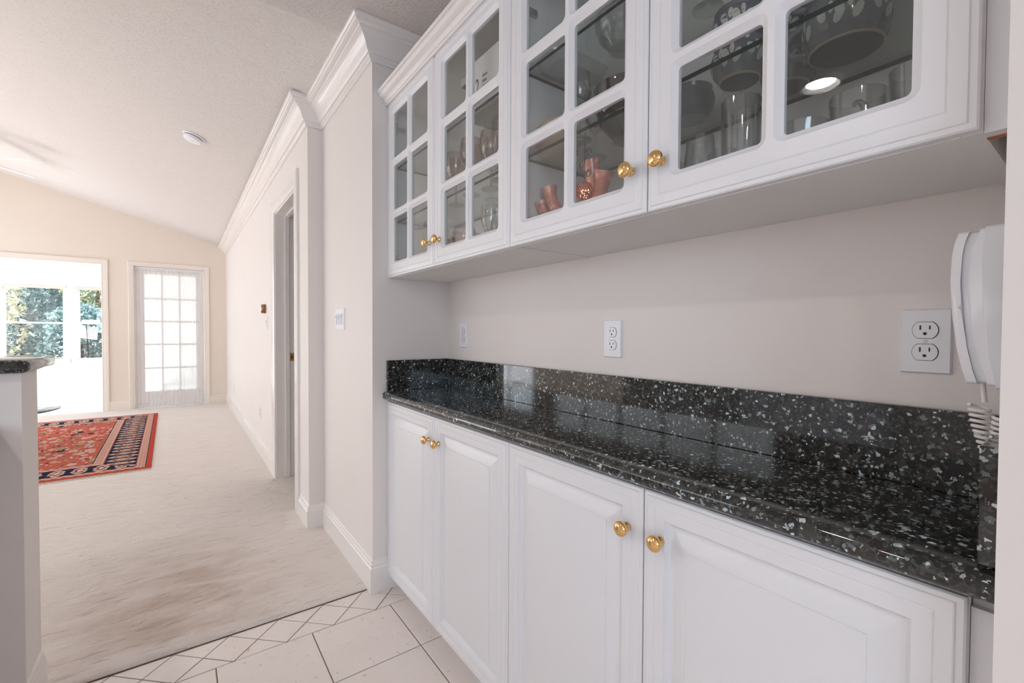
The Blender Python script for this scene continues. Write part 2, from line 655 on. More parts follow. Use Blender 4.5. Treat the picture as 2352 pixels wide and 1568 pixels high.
def prism_y(bm, prof, y0, y1):
    """prof: closed list of (x, z) extruded along y."""
    a = [bm.verts.new((x, y0, z)) for x, z in prof]
    b = [bm.verts.new((x, y1, z)) for x, z in prof]
    k = len(prof)
    for i in range(k):
        j = (i + 1) % k
        bm.faces.new((a[i], a[j], b[j], b[i]))
    bm.faces.new(a)
    bm.faces.new(list(reversed(b)))


def text_mesh(name, s, size, matrix, mat, parent, depth=0.0003, sx=1.0):
    cu = bpy.data.curves.new(name, 'FONT')
    cu.body = s
    cu.size = size
    cu.extrude = depth
    tmp = bpy.data.objects.new(name + '_curve', cu)
    COL.objects.link(tmp)
    dg = bpy.context.evaluated_depsgraph_get()
    me = bpy.data.meshes.new_from_object(tmp.evaluated_get(dg))
    bpy.data.objects.remove(tmp)
    bpy.data.curves.remove(cu)
    me.transform(Matrix.Diagonal((sx, 1, 1, 1)))
    me.transform(matrix)
    me.materials.clear()
    me.materials.append(M[mat])
    o = bpy.data.objects.new(name, me)
    COL.objects.link(o)
    o.parent = parent
    return o


def copy_tree(o, parent=None):
    c = o.copy()
    COL.objects.link(c)
    c.parent = parent
    for ch in list(o.children):
        copy_tree(ch, c)
    return c


def struct(name, bm, mat, label, cat, smooth=None):
    return tag(finish(name, bm, mat, None, smooth), label, cat, None, 'structure')


# ---------------------------------------------------------------- large structure
XW, XP, XB, XF = 0.605, 0.69, 1.07, 0.757      # living wall, pier face, niche back wall, door faces
YR, YP1, YP2, YFAR = 0.077, 1.993, 2.85, 8.70  # right jamb of niche, pier, second pier, far wall
ZK = 2.49                                       # kitchen ceiling


def vz(x, y):                                   # vaulted ceiling height
    base = 2.551 - 0.0052 * (YFAR - y)
    if x > -1.9:
        return base + 0.29 * (0.49 - x)
    return base + 0.29 * (0.49 + 1.9) - 0.29 * (-1.9 - x)


bm = bmesh.new()
ys = [2.064, YFAR + 0.15]
for xa, xb in ((0.95, -1.9), (-1.9, -3.6)):
    lo = [(xa, ys[0], vz(xa, ys[0])), (xb, ys[0], vz(xb, ys[0])), (xb, ys[1], vz(xb, ys[1])), (xa, ys[1], vz(xa, ys[1]))]
    quad(bm, lo)
    quad(bm, [(p[0], p[1], p[2] + 0.15) for p in reversed(lo)])
bmesh.ops.remove_doubles(bm, verts=bm.verts, dist=1e-4)
struct('ceiling_vault', bm, 'ceiling', 'sloping textured white ceiling above the carpeted living room', 'ceiling')
bm = bmesh.new()
box(bm, -3.6, 1.2, -3.2, 2.03, ZK, ZK + 0.12)
box(bm, -3.6, 1.2, 2.03, 2.0639, ZK, 3.40)
struct('ceiling', bm, 'ceiling', 'flat textured ceiling over the kitchen beside the white cabinets', 'ceiling')

bm = bmesh.new()
box(bm, XW, XW + 0.12, 3.985, YFAR + 0.15, 0, 2.75)
box(bm, XW, XW + 0.12, YP2, 3.185, 0, 2.75)
box(bm, XW, XW + 0.12, 3.185, 3.985, 2.097, 2.75)
box(bm, XP, 1.19, YP1, YP2 + 0.12, 0, 2.75)
struct('wall_right', bm, 'wall', 'long cream wall with the doorway and stepped corner piers', 'wall')
bm = bmesh.new()
box(bm, XB, XB + 0.12, YR - 0.6, YP1, 0, ZK)
struct('wall_back', bm, 'wall', 'cream wall of the niche behind the granite counter', 'wall')
bm = bmesh.new()
box(bm, XP, XB + 0.12, -3.2, YR, 0, ZK)
struct('wall_near', bm, 'wall', 'plain cream wall end closing the cabinet niche at the picture edge', 'wall')


def wall_y(bm, y0, y1, x0, x1, ztop, holes):
    """wall in the xz plane with rectangular holes (x0,x1,z0,z1); ztop(x) gives the height"""
    xs = sorted({x0, x1} | {h[0] for h in holes} | {h[1] for h in holes} | ({-1.9} if x0 < -1.9 < x1 else set()))
    for a, b in zip(xs, xs[1:]):
        m = (a + b) / 2
        z = 0.0
        spans = []
        for h in sorted([h for h in holes if h[0] <= m <= h[1]], key=lambda q: q[2]):
            if h[2] > z:
                spans.append((z, h[2], h[2]))
            z = h[3]
        spans.append((z, ztop(a), ztop(b)))
        for zb, za, zc in spans:
            vs = [bm.verts.new(p) for p in ((a, y0, zb), (b, y0, zb), (b, y0, zc), (a, y0, za), (a, y1, zb), (b, y1, zb), (b, y1, zc), (a, y1, za))]
            for idx in ((0, 1, 2, 3), (7, 6, 5, 4), (0, 4, 5, 1), (3, 2, 6, 7), (0, 3, 7, 4), (1, 5, 6, 2)):
                bm.faces.new([vs[i] for i in idx])


bm = bmesh.new()
wall_y(bm, YFAR, YFAR + 0.14, -3.6, XW + 0.12, lambda x: vz(x, YFAR) + 0.05, [(-2.75, -0.912, 0, 2.122), (-0.575, 0.325, 0, 2.145)])
struct('wall_far', bm, 'wall_warm', 'warm cream gable wall with the wide opening and glazed door', 'wall')


def wall_x(bm, x0, x1, y0, y1, z1, holes):
    ysp = sorted({y0, y1} | {h[0] for h in holes} | {h[1] for h in holes})
    for a, b in zip(ysp, ysp[1:]):
        m = (a + b) / 2
        z = 0.0
        for h in sorted([h for h in holes if h[0] <= m <= h[1]], key=lambda q: q[2]):
            if h[2] > z:
                box(bm, x0, x1, a, b, z, h[2])
            z = h[3]
        box(bm, x0, x1, a, b, z, z1)


bm = bmesh.new()
wall_x(bm, -3.6, -3.5, -3.2, YFAR + 0.14, 3.4, [(2.4, 6.3, 0.5, 2.4), (6.9, 8.6, 0.05, 2.25)])
struct('wall_left', bm, 'wall', 'cream outer wall of the living room with a sliding glass door', 'wall')
bm = bmesh.new()
wall_y(bm, -3.2, -3.0, -3.6, 0.7, lambda x: ZK, [(-3.1, -0.9, 0.9, 2.2)])
struct('wall_rear', bm, 'wall', 'kitchen wall with a wide window facing the cabinets', 'wall')

# hall beyond the doorway
bm = bmesh.new()
box(bm, 2.4, 2.5, 2.9, 5.2, 0, 2.5)
box(bm, 0.73, 2.5, 5.1, 5.2, 0, 2.5)
box(bm, 1.2, 2.5, 2.87, 2.97, 0, 2.5)
box(bm, 0.73, 2.5, 2.87, 5.2, 2.42, 2.52)
struct('wall_hall', bm, 'wall_warm', 'cream walls of the small hall seen through the doorway', 'wall')

# half wall with granite bar top
bm = bmesh.new()
box(bm, -3.5, -0.372, 1.885, 2.060, 0, 1.053)
struct('wall_half', bm, 'wall', 'waist high half wall at the picture edge under the dark bar top', 'wall')

# sunroom beyond the far wall
SW = 12.25
W1 = (-2.66, -1.80, 0.58, 2.06)
W2 = (-1.66, -0.80, 0.58, 2.06)
bm = bmesh.new()
wall_y(bm, SW, SW + 0.14, -4.2, 1.3, lambda x: 2.75, [W1, W2])
box(bm, 1.2, 1.3, YFAR + 0.14, SW, 0, 2.75)
wall_x(bm, -4.2, -4.1, YFAR + 0.14, SW, 2.75, [(9.2, 11.8, 0.5, 2.3)])
struct('wall_sunroom', bm, 'sunroom', 'bright white walls of the sunroom beyond the wide opening', 'wall')
bm = bmesh.new()
for a in ((-4.2, -3.2, YFAR + 0.14, SW + 0.14), (0.8, 1.3, YFAR + 0.14, SW + 0.14), (-3.2, 0.8, YFAR + 0.14, 9.2), (-3.2, 0.8, 11.9, SW + 0.14),
          (-1.95, 0.8, 9.2, 11.9)):
    box(bm, a[0], a[1], a[2], a[3], 2.75, 2.9)  # unseen roof; one bay added open so sun whitens the floor below
struct('ceiling_sunroom', bm, 'sunroom', 'white sunroom roof with an added open bay that lets the sun in', 'ceiling')
bm = bmesh.new()
box(bm, -4.2, 1.3, YFAR + 0.0, SW + 0.14, -0.1, 0.004)
struct('floor_sunroom', bm, 'sunroom', 'pale bleached floor of the sunroom beyond the opening', 'floor')

# floors
bm = bmesh.new()
box(bm, -3.5, 1.2, -3.0, 2.046, -0.12, -0.003)
floor = struct('floor', bm, 'grout', 'pink beige stone tile floor of the kitchen beside the cabinets', 'floor')
prof = [(YFAR + 0.01, -0.12), (YFAR + 0.01, 0.010), (2.075, 0.011), (2.052, 0.0115), (2.042, 0.010), (2.0355, 0.006), (2.034, 0.0015), (2.040, -0.004), (2.046, -0.006), (2.046, -0.12)]
bm = bmesh.new()
a = [bm.verts.new((-3.5, y, z)) for y, z in prof]
b = [bm.verts.new((2.5, y, z)) for y, z in prof]
for i in range(len(prof)):
    j = (i + 1) % len(prof)
    bm.faces.new((a[i], a[j], b[j], b[i]))
bm.faces.new(a)
bm.faces.new(list(reversed(b)))
struct('floor_carpet', bm, 'carpet', 'cream fitted carpet with brown soiling along the tiled kitchen edge', 'carpet', 40)

# stone tiles: each its own piece
G = 0.0022


def tile(pts, z=0.0):
    c = sum((Vector(p) for p in pts), Vector((0, 0))) / len(pts)
    top, low = [], []
    bm = bmesh.new()
    n = len(pts)
    # inset polygon edges by half a joint
    ins = []
    for i in range(n):
        p0, p1, p2 = Vector(pts[i - 1]), Vector(pts[i]), Vector(pts[(i + 1) % n])
        d1, d2 = (p1 - p0).normalized(), (p2 - p1).normalized()
        n1, n2 = Vector((-d1.y, d1.x)), Vector((-d2.y, d2.x))
        m = (n1 + n2) / (1 + n1.dot(n2))
        ins.append((p1 + m * G, p1 + m * (G + 0.0012)))
    o = [bm.verts.new((p.x, p.y, -0.008)) for p, _ in ins]
    m_ = [bm.verts.new((p.x, p.y, z - 0.001)) for p, _ in ins]
    t_ = [bm.verts.new((q.x, q.y, z)) for _, q in ins]
    for i in range(n):
        j = (i + 1) % n
        bm.faces.new((o[i], o[j], m_[j], m_[i]))
        bm.faces.new((m_[i], m_[j], t_[j], t_[i]))
    bm.faces.new(t_)
    return finish('tile', bm, 'tile', floor)


YB = 1.862
pitch = 0.315
for i in range(-3, 2):
    for j in range(4):
        x0, x1 = 0.405 + i * pitch, 0.405 + (i + 1) * pitch
        y1, y0 = YB - j * 0.312, YB - (j + 1) * 0.312
        tile([(x0, y0), (x1, y0), (x1, y1), (x0, y1)], random.uniform(-0.0006, 0.0006))
q, H = 0.1715, 0.167
for k in range(-3, 5):
    xb = 0.1425 + k * q
    ym = YB + H / 2
    tile([(xb, YB), (xb + q / 2, ym), (xb, YB + H), (xb - q / 2, ym)], random.uniform(-0.0005, 0.0005))
    tile([(xb, YB), (xb + q, YB), (xb + q / 2, ym)])
    tile([(xb, YB + H), (xb + q / 2, ym), (xb + q, YB + H)])
bm = bmesh.new()
for i in range(-11, 3):
    for j in range(15):
        x0, y1 = 0.405 + i * pitch, YB - j * 0.312
        if j < 4 and -3 <= i < 2:
            continue
        box(bm, x0 + G, x0 + pitch - G, y1 - 0.312 + G, y1 - G, -0.01, 0.0)
o = finish('tile_field', bm, 'tile', floor)
o['kind'] = 'stuff'

# ---------------------------------------------------------------- trims
zt = lambda y: 0.0060 * (y - 2.0)
crown = [(0.0, 2.366), (0.010, 2.366), (0.012, 2.374), (0.018, 2.378), (0.020, 2.390), (0.027, 2.392), (0.033, 2.398), (0.037, 2.408), (0.045, 2.424), (0.057, 2.439),
         (0.071, 2.450), (0.080, 2.454), (0.082, 2.461), (0.090, 2.463), (0.099, 2.468), (0.103, 2.475), (0.107, 2.476), (0.112, 2.481), (0.113, 2.496), (0.0, 2.500)]
bm = bmesh.new()
sweep(bm, crown, [(XW, YFAR), (XW, YP2), (XP, YP2), (XP, YP1), (XB, YP1)], zt)
struct('trim_1', bm, 'trim', 'glossy white crown moulding stepping around the piers', 'moulding', 28)
bm = bmesh.new()
bb = [(0.0, 0.0), (0.014, 0.0), (0.014, 0.112), (0.010, 0.118), (0.0105, 0.128), (0.007, 0.132), (0.006, 0.142), (0.0, 0.147)]
sweep(bm, bb, [(XW, YFAR), (XW, 4.08)])
sweep(bm, bb, [(XW, 3.085), (XW, YP2), (XP, YP2), (XP, YP1), (0.83, YP1)])
struct('baseboard_right', bm, 'trim', 'white moulded baseboard along the right wall and piers', 'baseboard', 30)
bm = bmesh.new()
sweep(bm, bb, [(-0.838, YFAR), (-0.612, YFAR)])
sweep(bm, bb, [(0.364, YFAR), (XW, YFAR)])
struct('baseboard_far', bm, 'trim_warm', 'short white baseboards on the far wall beside the glazed door', 'baseboard', 30)
bm = bmesh.new()
bbs = [(o_ * 1.15, z) for o_, z in bb]
sweep(bm, bbs, [(-0.372, 1.885), (-0.372, 2.045)][::-1])
struct('baseboard_half', bm, 'trim', 'white baseboard at the foot of the half wall end', 'baseboard', 30)
# flip baseboard_half to face +x
o = bpy.data.objects['baseboard_half']
for v in o.data.vertices:
    v.co.x = -0.372 + abs(v.co.x + 0.372)
o.data.flip_normals()


def casing(bm, x_or_y, plane, a0, a1, ztop, wd, th, sgn=-1):
    """profiled door casing on a wall; plane 'x': wall at x, a = y range of the opening. plane 'y': wall at y, a = x range."""
    prof = [(0.0, 0.0), (0.0, th * 0.55), (wd * 0.10, th * 0.75), (wd * 0.16, th * 0.55), (wd * 0.24, th * 0.70), (wd * 0.80, th), (wd * 0.93, th), (wd, th * 0.72), (wd, 0.0)]
    loop = []
    for o_, t_ in prof:
        pts = []
        for (a, z) in ((a0 - o_, 0.0), (a0 - o_, ztop + o_), (a1 + o_, ztop + o_), (a1 + o_, 0.0)):
            pts.append((x_or_y + sgn * t_, a, z) if plane == 'x' else (a, x_or_y + sgn * t_, z))
        loop.append([bm.verts.new(p) for p in pts])
    for A, B in zip(loop, loop[1:]):
        for i in range(3):
            bm.faces.new((A[i], A[i + 1], B[i + 1], B[i]))


# wide opening to the sunroom: casing
bm = bmesh.new()
casing(bm, YFAR, 'y', -2.75, -0.912, 2.122, 0.075, 0.018)
box(bm, -0.914, -0.911, YFAR - 0.005, YFAR + 0.145, 0, 2.122)
struct('trim_2', bm, 'trim_warm', 'white casing around the wide opening to the sunroom', 'casing', 25)

# glazed french door
DX0, DX1 = -0.549, 0.301
door1 = thing('door_1', 'white fifteen-pane glazed door behind a sheer curtain on the far wall', 'door', (0, 0, 0), None, 'structure')
bm = bmesh.new()
casing(bm, YFAR, 'y', DX0 - 0.005, DX1 + 0.005, 2.133, 0.066, 0.018)
for a in ((-0.575, DX0 - 0.004), (DX1 + 0.004, 0.325)):
    box(bm, a[0], a[1], YFAR, YFAR + 0.14, 0, 2.145)
box(bm, DX0 - 0.004, DX1 + 0.004, YFAR, YFAR + 0.14, 2.134, 2.145)
finish('door_casing', bm, 'trim_warm', door1, 25)
cols = [(-0.436, -0.236), (-0.214, -0.022), (0.0, 0.196)]
rows = [(0.257, 0.597), (0.618, 0.955), (0.978, 1.304), (1.328, 1.648), (1.672, 2.028)]
bm = bmesh.new()
yl0, yl1 = YFAR + 0.035, YFAR + 0.075
xs = [DX0] + [v for c in cols for v in c] + [DX1]
for i in range(0, len(xs), 2):
    box(bm, xs[i], xs[i + 1], yl0, yl1, 0.012, 2.130)
zs = [0.012] + [v for c in rows for v in c] + [2.130]
for i in range(0, len(zs), 2):
    box(bm, DX0, DX1, yl0 + 0.0005, yl1 - 0.0005, zs[i], zs[i + 1])
finish('door_leaf', bm, 'sash', door1)
for c in cols:
    for r in rows:
        finish('pane', bbox(c[0], c[1], yl0 + 0.017, yl0 + 0.023, r[0], r[1]), 'winpane', door1)

# sheer curtain on rods
cur = thing('sheer_curtain', 'sheer white curtain gathered on rods over the glazed door', 'curtain', (0, 0, 0))
bm = bmesh.new()
nx, nz = 160, 14
grid = []
for j in range(nz + 1):
    z = 0.035 + (2.105 - 0.035) * j / nz
    row = []
    for i in range(nx + 1):
        u = i / nx
        x = DX0 + 0.012 + (DX1 - DX0 - 0.024) * u
        ph = u * 2 * pi * 17 + 1.5 * sin(u * 9)
        amp = 0.006 + 0.003 * sin(u * 23)
        row.append(bm.verts.new((x + 0.004 * sin(z * 2.1 + u * 8), YFAR + 0.018 + amp * sin(ph), z)))
    grid.append(row)
for j in range(nz):
    for i in range(nx):
        bm.faces.new((grid[j][i], grid[j][i + 1], grid[j + 1][i + 1], grid[j + 1][i]))
finish('fabric', bm, 'sheer', cur, 80)
for z in (2.095, 0.045):
    bm = bmesh.new()
    tube(bm, [(DX0 + 0.01, YFAR + 0.018, z), (DX1 - 0.01, YFAR + 0.018, z)], 0.005, 8)
    finish('rod', bm, 'sash', cur, 60)

# doorway in the right wall
door2 = thing('door_2', 'white cased doorway in the long right wall with brass strike', 'doorway', (0, 0, 0), None, 'structure')
bm = bmesh.new()
casing(bm, XW, 'x', 3.190, 3.975, 2.098, 0.100, 0.020)
finish('door_casing', bm, 'trim', door2, 25)
bm = bmesh.new()
box(bm, XW - 0.002, 0.745, 3.970, 3.990, 0, 2.10)
box(bm, XW - 0.002, 0.745, 3.180, 3.200, 0, 2.10)
box(bm, XW - 0.002, 0.745, 3.200, 3.970, 2.088, 2.0995)
box(bm, 0.672, 0.701, 3.958, 3.971, 0, 2.0762)
box(bm, 0.672, 0.701, 3.199, 3.212, 0, 2.0762)
box(bm, 0.672, 0.701, 3.2005, 3.9695, 2.0765, 2.0885)
finish('jamb', bm, 'trim', door2)
bm = bmesh.new()
box(bm, 0.705, 0.738, 3.967, 3.9705, 0.940, 1.002)
finish('strike_plate', bm, 'brass', door2)
bm = bmesh.new()
box(bm, 0.712, 0.722, 3.9655, 3.9672, 0.958, 0.984)
finish('latch_hole', bm, 'dark', door2)

# ---------------------------------------------------------------- sunroom windows
gxs = 0


def window(name, r, label, header_label):
    x0, x1, z0, z1 = r
    w_ = thing(name, label, 'window', (0, 0, 0), None, 'structure')
    bm = bmesh.new()
    y0, y1 = SW - 0.012, SW + 0.12
    for a in ((x0 - 0.06, x0 + 0.02, z0 - 0.06, z1 + 0.06), (x1 - 0.02, x1 + 0.06, z0 - 0.06, z1 + 0.06)):
        box(bm, a[0], a[1], y0, y1, a[2], a[3])
    box(bm, x0 + 0.02, x1 - 0.02, y0, y1, z1 - 0.02, z1 + 0.06)
    finish('window_frame', bm, 'sash', w_)
    finish('sill', bbox(x0 - 0.08, x1 + 0.08, SW - 0.06, SW + 0.12, z0 - 0.035, z0 + 0.012, 0.006), 'sash', w_)
    zm = (z0 + z1) / 2 - 0.005
    for nm, a, b, yy in (('upper_sash', zm - 0.016, z1 - 0.02, SW + 0.05), ('lower_sash', z0 + 0.012, zm + 0.018, SW + 0.02)):
        bm = bmesh.new()
        box(bm, x0 + 0.02, x0 + 0.052, yy, yy + 0.03, a, b)
        box(bm, x1 - 0.052, x1 - 0.02, yy, yy + 0.03, a, b)
        box(bm, x0 + 0.052, x1 - 0.052, yy, yy + 0.03, a, a + 0.034)
        box(bm, x0 + 0.052, x1 - 0.052, yy, yy + 0.03, b - 0.034, b)
        s_ = finish(nm, bm, 'sash', w_)
        finish('pane', bbox(x0 + 0.04, x1 - 0.04, yy + 0.012, yy + 0.017, a + 0.02, b - 0.02), 'winpane', s_)
    bl = thing('window_shade', header_label, 'shade', (0, 0, 0))
    finish('head_rail', bbox(x0 - 0.02, x1 + 0.02, SW - 0.07, SW - 0.012, z1 - 0.02, z1 + 0.035, 0.006), 'sash', bl)
    bm = bmesh.new()
    for k in range(5):
        z = z1 - 0.022 - k * 0.013
        box(bm, x0 - 0.012, x1 + 0.012, SW - 0.062 + 0.004 * (k % 2), SW - 0.014, z - 0.012, z)
    finish('folded_fabric', bm, 'blind', bl)
    return w_


window('window_1', W1, 'wide white sash window of the sunroom, next to the picture edge', 'raised pleated shade at the head of the wide sunroom window')
window('window_2', W2, 'white sash window half hidden by the opening edge, looking on spruce', 'raised pleated shade above the half hidden sunroom window')
bm = bmesh.new()
sweep(bm, bb, [(-4.1, SW), (1.2, SW)])
struct('baseboard_sunroom', bm, 'sash', 'white baseboard below the sunroom windows', 'baseboard', 30)

# window frames behind and beside the camera; the wide living one added for light
for nm, fr, lb in (('window_3', ((-3.1, -0.9, 0.9, 2.2), 'y'), 'kitchen window with three lights behind the camera'),
                   ('window_4', ((6.9, 8.6, 0.05, 2.25), 'x'), 'sunlit sliding glass door in the outer living room wall'),
                   ('window_added', ((2.4, 6.3, 0.5, 2.4), 'x'), 'added wide window opposite the piers, letting fill light into the living room')):
    (a0, a1, z0, z1), ax = fr
    bm = bmesh.new()
    n = max(2, round((a1 - a0) / 0.8))
    for k in range(n + 1):
        a = a0 + (a1 - a0) * k / n
        if ax == 'y':
            box(bm, a - 0.03, a + 0.03, -3.08, -3.0, z0, z1)
        else:
            box(bm, -3.58, -3.5, a - 0.03, a + 0.03, z0, z1)
    for z in (z0, (z0 + z1) / 2, z1):
        if ax == 'y':
            box(bm, a0, a1, -3.075, -3.005, z - 0.025, z + 0.025)
        else:
            box(bm, -3.575, -3.505, a0, a1, z - 0.025, z + 0.025)
    struct(nm, bm, 'sash', lb, 'window')

# ---------------------------------------------------------------- cabinet doors
YD = [1.997, 1.523, 1.049, 0.578, 0.106]       # door gaps, far to near
GAP = 0.0016


def rect_loop(bm, y0, y1, z0, z1, ins, dep, xf=XF):
    return [bm.verts.new((xf + dep, y, z)) for y, z in ((y0 + ins, z0 + ins), (y1 - ins, z0 + ins), (y1 - ins, z1 - ins), (y0 + ins, z1 - ins))]


def bridge(bm, A, B):
    n = len(A)
    for i in range(n):
        j = (i + 1) % n
        bm.faces.new((A[i], A[j], B[j], B[i]))


OUT = [(0, 0.019), (0, 0.0055), (0.0022, 0.0032), (0.0085, 0.0025), (0.0100, 0.0006), (0.0115, 0.0), (0.0265, 0.0), (0.0280, 0.0014), (0.0298, 0.0)]


def rloop(bm, y0, y1, z0, z1, r, dep, xf=XF, k=4):
    v = []
    for cy_, cz_, a0 in ((y0 + r, z0 + r, pi), (y1 - r, z0 + r, 1.5 * pi), (y1 - r, z1 - r, 0), (y0 + r, z1 - r, 0.5 * pi)):
        for i in range(k + 1):
            a = a0 + 0.5 * pi * i / k
            v.append(bm.verts.new((xf + dep, cy_ + r * cos(a), cz_ + r * sin(a))))
    return v


def knob(y, z, parent):
    bm = bmesh.new()
    lathe(bm, [(0.0, 0.0), (0.0095, 0.0), (0.0098, -0.002), (0.0085, -0.004), (0.0062, -0.007), (0.0056, -0.011), (0.0075, -0.0145), (0.0125, -0.0165), (0.0158, -0.0195),
               (0.0163, -0.0225), (0.0150, -0.0262), (0.0112, -0.0293), (0.0058, -0.0312), (0.0, -0.0318)], (XF - 0.0002, y, z), 'x', 28)
    return finish('knob', bm, 'brass', parent, 50)


def glass_door(y0, y1, z0, z1, parent):
    bm = bmesh.new()
    loops = [rect_loop(bm, y0, y1, z0, z1, i, d) for i, d in OUT]
    for A, B in zip(loops, loops[1:]):
        bridge(bm, A, B)
    st, mu, bv = 0.0635, 0.034, 0.0115
    bot, top, mr = 0.067, 0.060, 0.0345
    pw = (y1 - y0 - 2 * st - mu) / 2
    ph = (z1 - z0 - bot - top - 2 * mr) / 3
    ycuts, zcuts, cells = [], [], []
    for c in range(2):
        a = y0 + st + c * (pw + mu)
        ycuts.append((a - bv, a + pw + bv))
    for r in range(3):
        a = z0 + bot + r * (ph + mr)
        zcuts.append((a - bv, a + ph + bv))
    ins = OUT[-1][0]
    ye = [y0 + ins] + [v for c in ycuts for v in c] + [y1 - ins]
    ze = [z0 + ins] + [v for c in zcuts for v in c] + [z1 - ins]
    for dep in (0.0, 0.019):
        for i in range(len(ye) - 1):
            for j in range(len(ze) - 1):
                if i % 2 and j % 2:
                    continue
                A, B = (ye, ze) if dep == 0.0 else ([y0] + ye[1:-1] + [y1], [z0] + ze[1:-1] + [z1])
                quad(bm, [(XF + dep, A[i], B[j]), (XF + dep, A[i + 1], B[j]), (XF + dep, A[i + 1], B[j + 1]), (XF + dep, A[i], B[j + 1])])
    panes = []
    for (a, b) in ycuts:
        for (c, d) in zcuts:
            r = 0.017
            L0 = rloop(bm, a, b, c, d, r, 0.0)
            k = 5
            for q_, (py, pz) in enumerate(((a, c), (b, c), (b, d), (a, d))):
                arc = L0[q_ * k:(q_ + 1) * k]
                cv = bm.verts.new((XF, py, pz))
                for i in range(k - 1):
                    bm.faces.new((cv, arc[i], arc[i + 1]))
            L1 = rloop(bm, a + 0.002, b - 0.002, c + 0.002, d - 0.002, r - 0.001, 0.0016)
            L2 = rloop(bm, a + bv - 0.0015, b - bv + 0.0015, c + bv - 0.0015, d - bv + 0.0015, 0.0085, 0.0092)
            L3 = rloop(bm, a + bv, b - bv, c + bv, d - bv, 0.0075, 0.0100)
            L4 = rloop(bm, a + bv, b - bv, c + bv, d - bv, 0.0075, 0.0190)
            for A, B in ((L0, L1), (L1, L2), (L2, L3), (L3, L4)):
                bridge(bm, A, B)
            panes.append((a + bv - 0.004, b - bv + 0.004, c + bv - 0.004, d - bv + 0.004))
    bmesh.ops.remove_doubles(bm, verts=bm.verts, dist=1e-5)
    o = finish('door', bm, 'cab', parent, 24)
    for a, b, c, d in panes:
        finish('pane', bbox(XF + 0.0135, XF + 0.0155, a, b, c, d), 'pane', o)
    return o


def panel_door(y0, y1, z0, z1, parent):
    bm = bmesh.new()
    pr = OUT + [(0.0495, 0.0), (0.0500, 0.0014), (0.0530, 0.0070), (0.0570, 0.0120), (0.0600, 0.0128), (0.0640, 0.0126), (0.0670, 0.0116), (0.0760, 0.0088), (0.0850, 0.0052), (0.0930, 0.0028), (0.0960, 0.0026), (0.0965, 0.0010), (0.0990, 0.0004)]
    loops = [rect_loop(bm, y0, y1, z0, z1, i, d) for i, d in pr]
    for A, B in zip(loops, loops[1:]):
        bridge(bm, A, B)
    bm.faces.new(loops[-1])
    bm.faces.new(list(reversed(loops[0])))
    return finish('door', bm, 'cab', parent, 20)


UZ0, UZ1 = 1.4215, 2.200
BZ0, BZ1 = 0.064, 0.8605
ZKU, ZKB = 1.512, 0.770
SH1, SH2 = 1.671, 1.914
cabs = []
for i, (ya, yb, wl, wb) in enumerate(((YD[2], YD[0], 'white wall cabinet with six-pane glass doors holding stemware, next to the pier', 'white base cabinet with two raised panel doors, next to the pier'),
                                     (YD[4], YD[2], 'white wall cabinet with six-pane glass doors holding blue stoneware, above the wall phone side', 'white base cabinet with two raised panel doors at the phone end of the counter'))):
    ymid = YD[1] if i == 0 else YD[3]
    yb_ = min(yb, YP1)
    c = thing('wall_cabinet', wl, 'cabinet', (0, 0, 0), 'glass door wall cabinets')
    bm = bmesh.new()
    x0, x1 = XF + 0.0195, XB - 0.0005
    box(bm, x0, x1, ya, ya + 0.018, UZ0 - 0.0015, UZ1)
    box(bm, x0, x1, yb_ - 0.018, yb_, UZ0 - 0.0015, UZ1)
    box(bm, x0, x1, ya + 0.018, yb_ - 0.018, UZ1 - 0.016, UZ1)
    box(bm, x0 + 0.004, x1, ya + 0.0192, yb_ - 0.0192, UZ0 + 0.001, UZ0 + 0.018)
    box(bm, x0, x0 + 0.0032, ya + 0.0192, yb_ - 0.0192, UZ0 - 0.0015, UZ0 + 0.018)
    box(bm, x1 - 0.008, x1 - 0.001, ya + 0.018, yb_ - 0.018, UZ0 + 0.0182, UZ1 - 0.0162)
    finish('carcass', bm, 'cab_in', c)
    for zz in (SH1, SH2):
        bm = bmesh.new()
        fs = box(bm, 0.800, x1 - 0.010, ya + 0.018, yb_ - 0.018, zz, zz + 0.009)
        for f in fs[:4]:
            f.material_index = 1
        finish('glass_shelf', bm, ['shelf', 'shelf_edge'], c)
    for (a, b, ky) in ((ya, ymid, ymid - 0.046), (ymid, yb, ymid + 0.037)) if i == 0 else ((ya, ymid, ymid - 0.037), (ymid, yb, ymid + 0.037)):
        d = glass_door(a + GAP, b - GAP, UZ0, UZ1, c)
        knob(ky, ZKU, d)
    for hy, sgn in ((ya + 0.016, 1), (yb_ - 0.016, -1)):
        for hz in (UZ0 + 0.075, UZ1 - 0.11):
            bm = bmesh.new()
            y_a, y_b = sorted((hy, hy + sgn * 0.014))
            box(bm, 0.7815, 0.835, y_a + 0.0012, y_b - 0.0012, hz - 0.006, hz + 0.012)
            box(bm, 0.781, 0.797, y_a, y_b, hz - 0.022, hz + 0.028)
            finish('hinge', bm, 'steel', c)
    cabs.append(c)
    # base unit
    c = thing('base_cabinet', wb, 'cabinet', (0, 0, 0), 'base cabinets under the granite')
    bm = bmesh.new()
    box(bm, x0, XB - 0.001, ya + 0.0005, yb_ - 0.0005, BZ0 + 0.002, 0.8675)
    finish('carcass', bm, 'cab', c)
    bm = bmesh.new()
    box(bm, 0.832, XB - 0.001, ya + 0.0005, yb_ - 0.0005, 0.0, BZ0 + 0.002)
    finish('toe_kick', bm, 'cab', c)
    for (a, b, ky) in ((ya, ymid, ymid - 0.044), (ymid, yb, ymid + 0.038)):
        d = panel_door(a + GAP, b - GAP, BZ0, BZ1, c)
        knob(ky, ZKB, d)
    cabs.append(c)
